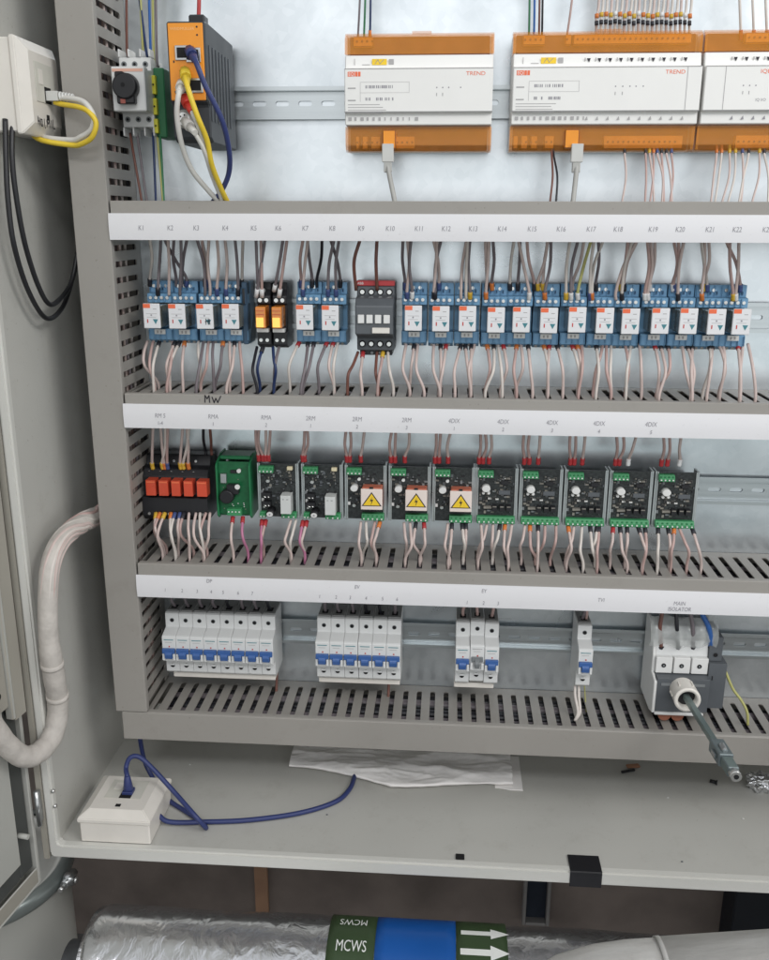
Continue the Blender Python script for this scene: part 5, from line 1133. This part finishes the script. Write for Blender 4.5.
def on_cyl(b, s, cx, an0, h, m, flip=False):
    vs, fs = text_geo(s); k = h/.69; out = []
    for v in vs:
        X_, Z_ = v.x*k*.62, v.y*k-h/2
        if flip: X_, Z_ = -X_, -Z_
        a_ = an0 + Z_/PR; r_ = PR*1.032; out.append((cx+X_, -r_*math.cos(a_), r_*math.sin(a_)))
    b.add(out, fs, m)
def ang_of(px, py):
    # angle on cylinder hit by the pixel ray
    o_ = CAM - Vector((0, yP, zP)); d = ray(px, py); A_ = d.y**2+d.z**2; B_ = 2*(o_.y*d.y+o_.z*d.z); C_ = o_.y**2+o_.z**2-(PR*1.02)**2; di = B_*B_-4*A_*C_
    if di < 0: return math.radians(75), 0
    t_ = (-B_-math.sqrt(di))/(2*A_); p = o_+d*t_; return math.atan2(p.z, -p.y), p.x
a1, x_ = ang_of(351, 946); b = MB(); on_cyl(b, 'MCWS', x_, a1, .0125, BANDW); b.build('lettering', b1); b = MB(); a2, x2 = ang_of(354, 923); on_cyl(b, 'MCWS', x2, max(a1+.32, a2), .0115, BANDW, True); b.build('lettering', b1)
b = MB()
for row in (953, 934):
    a_, xm = ang_of(485, row); w_ = .0035
    def arc(u, v): aa = a_ + v/PR; return (xm+u, -PR*1.026*math.cos(aa), PR*1.026*math.sin(aa))
    K = 10
    for q in range(K):
        v0, v1 = -.0085+.017*q/K, -.0085+.017*(q+1)/K
        t0, t1 = .006+.020*(1-abs(v0)/.0085), .006+.020*(1-abs(v1)/.0085)
        b.add([arc(.006, v0), arc(t0, v0), arc(t1, v1), arc(.006, v1)], [(0, 1, 2, 3)], BANDW)
        v0, v1 = -w_+2*w_*q/K, -w_+2*w_*(q+1)/K
        b.add([arc(-.026, v0), arc(.0062, v0), arc(.0062, v1), arc(-.026, v1)], [(0, 1, 2, 3)], BANDW)
    b.build('arrow', b3); b = MB()
print('PIPE', zP, a1, a2)
# beige clad duct, right
ya = -.42; pA = at(545, 962, ya); pB = at(790, 931, ya); pM = at(650, 940, ya)
RB = .07; dz_ = axis_z(650, 940, ya, RB) + RB - pM.z; pA.z += dz_; pB.z += dz_; pM.z += dz_
bd = empty('clad_pipe', (pM.x, ya, pM.z-RB), 'beige clad pipe with a riveted seam at lower right', 'pipe'); O = Vector(bd.location)
dirv = (pB-pM).normalized()
def seg_(p_list, rs, nm):
    b = MB(); b.tube(p_list, rs, BEIGE, 56); return b.build(nm, bd)
s1 = dirv*.0375
p_l = at(683, 936, ya)-O-Vector((0, 0, RB)); p_l = dirv*(at(683, 936, ya).x-pM.x)
back = -dirv
seg_([back*.075+Vector((0, 0, -.030)), back*.060+Vector((0, 0, -.018)), back*.042+Vector((0, 0, -.008)), back*.02+Vector((0, 0, -.002)), Vector((0, 0, 0)), p_l-dirv*.001], [RB*.90, RB*.97, RB, RB, RB, RB], 'elbow_cladding')
seg_([p_l, p_l+dirv*.25, p_l+dirv*.6], [RB*1.012]*3, 'straight_cladding')
b = MB(); b.tube([p_l-dirv*.002, p_l+dirv*.002], RB*1.02, BEIGE, 56); b.build('seam_band', bd)
b = MB()
for k in range(16):
    c = p_l+dirv*(.022+k*.013)+Vector((0, -math.sin(.35)*RB*1.012, math.cos(.35)*RB*1.012)); b.cyl(c, c+Vector((0, -.0006, .0012)), .0015, SCREW, n=8)
build_each(b, 'rivet', bd)
# brown batten and recess on the wall behind
p = at(262, 895, .378); b = MB(); b.box(-.012, .013, -.008, 0, -.5, .35, BROWNS); o = b.build('timber_batten', bevel=.001); o.location = (p.x, .379, p.z); tag(o, 'narrow brown timber batten on the dark wall beneath the cabinet', 'batten')
p = at(536, 903, .37); w_ = (at(550, 900, .37).x-at(523, 900, .37).x)/2; b = MB(); FR = mat('frame_grey_metal', (110, 108, 106), .5)
fr = empty('wall_recess', (p.x, .379, p.z), 'small dark recess box with grey frame on the wall beneath the cabinet', 'wall box')
hb = abs(at(536, 922, .37).z-p.z)
b.box(-w_, -w_+.006, -.02, 0, -hb, .12, FR); b.box(w_-.006, w_, -.02, 0, -hb, .12, FR); b.box(-w_+.0061, w_-.0061, -.02, 0, -hb, -hb+.006, FR); b.build('frame', fr, bevel=.001)
b = MB(); b.box(-w_+.0062, w_-.0062, -.004, 0, -hb+.0062, .12, mat('recess_blue_black', (34, 40, 50), .4)); b.build('recess_panel', fr)
p = at(724, 900, .37); b = MB(); b.box(0, .5, -.06, 0, -.4, .25, mat('black_void_box', (16, 20, 26), .6)); o = b.build('dark_box', bevel=.003); o.location = (p.x, .379, p.z); tag(o, 'black box in the gap beneath the cabinet at far right', 'duct')  # plain black box, darkens the far right of the wall behind

# ------------------------------------------------------------------ light, world, camera
def area(name, loc, target, size, sy, power, col):
    l = bpy.data.lights.new(name, 'AREA'); l.shape = 'RECTANGLE'; l.size = size; l.size_y = sy; l.energy = power; l.color = col
    o = bpy.data.objects.new(name, l); COL.objects.link(o); o.location = loc; o.rotation_euler = (Vector(target)-Vector(loc)).to_track_quat('-Z', 'Y').to_euler(); return o
area('ceiling_light', (1.7, -1.5, 1.35), (.2, 0, -.2), 1.2, .7, 23, (1, .985, .96))
area('ceiling_light', (.2, -2.6, 1.7), (0, 0, -.6), 1.5, .32, 20, (.97, .985, 1))
w = bpy.data.worlds.new('World'); C.world = w; w.use_nodes = True; nt = w.node_tree; bg = nt.nodes['Background']
tc = nt.nodes.new('ShaderNodeTexCoord'); sp = nt.nodes.new('ShaderNodeSeparateXYZ'); mr = nt.nodes.new('ShaderNodeMapRange'); cr = nt.nodes.new('ShaderNodeValToRGB')
nt.links.new(tc.outputs['Generated'], sp.inputs[0]); nt.links.new(sp.outputs['Z'], mr.inputs['Value']); mr.inputs['From Min'].default_value = -1; mr.inputs['From Max'].default_value = 1
nt.links.new(mr.outputs[0], cr.inputs[0]); nt.links.new(cr.outputs[0], bg.inputs[0])
e = cr.color_ramp.elements; e[0].position = 0; e[0].color = (.10, .11, .12, 1); e[1].position = 1; e[1].color = (.85, .87, .9, 1)
for pos, c in ((.30, (.15, .175, .19, 1)), (.34, (.27, .305, .325, 1)), (.385, (.85, 1.07, 1.08, 1)), (.46, (1.65, 1.67, 1.68, 1)), (.56, (1.5, 1.52, 1.55, 1)), (.70, (.75, .77, .8, 1))):
    q = cr.color_ramp.elements.new(pos); q.color = c
bg.inputs[1].default_value = .72
cam = bpy.data.cameras.new('camera'); co = bpy.data.objects.new('camera', cam); COL.objects.link(co); C.camera = co
co.matrix_world = Matrix(((RT.x, UP.x, -FW.x, CAM.x), (RT.y, UP.y, -FW.y, CAM.y), (RT.z, UP.z, -FW.z, CAM.z), (0, 0, 0, 1)))
cam.sensor_fit = 'HORIZONTAL'; cam.sensor_width = 36; cam.lens = F/769*36; cam.clip_start = .01; cam.clip_end = 50
C.view_settings.view_transform = 'Standard'; C.view_settings.look = 'None'; C.view_settings.exposure = .12; C.view_settings.gamma = 1
C.render.resolution_x = 820; C.render.resolution_y = 1024

print('WIRES', sum(1 for o in bpy.data.objects if o.get('category') == 'wire'))
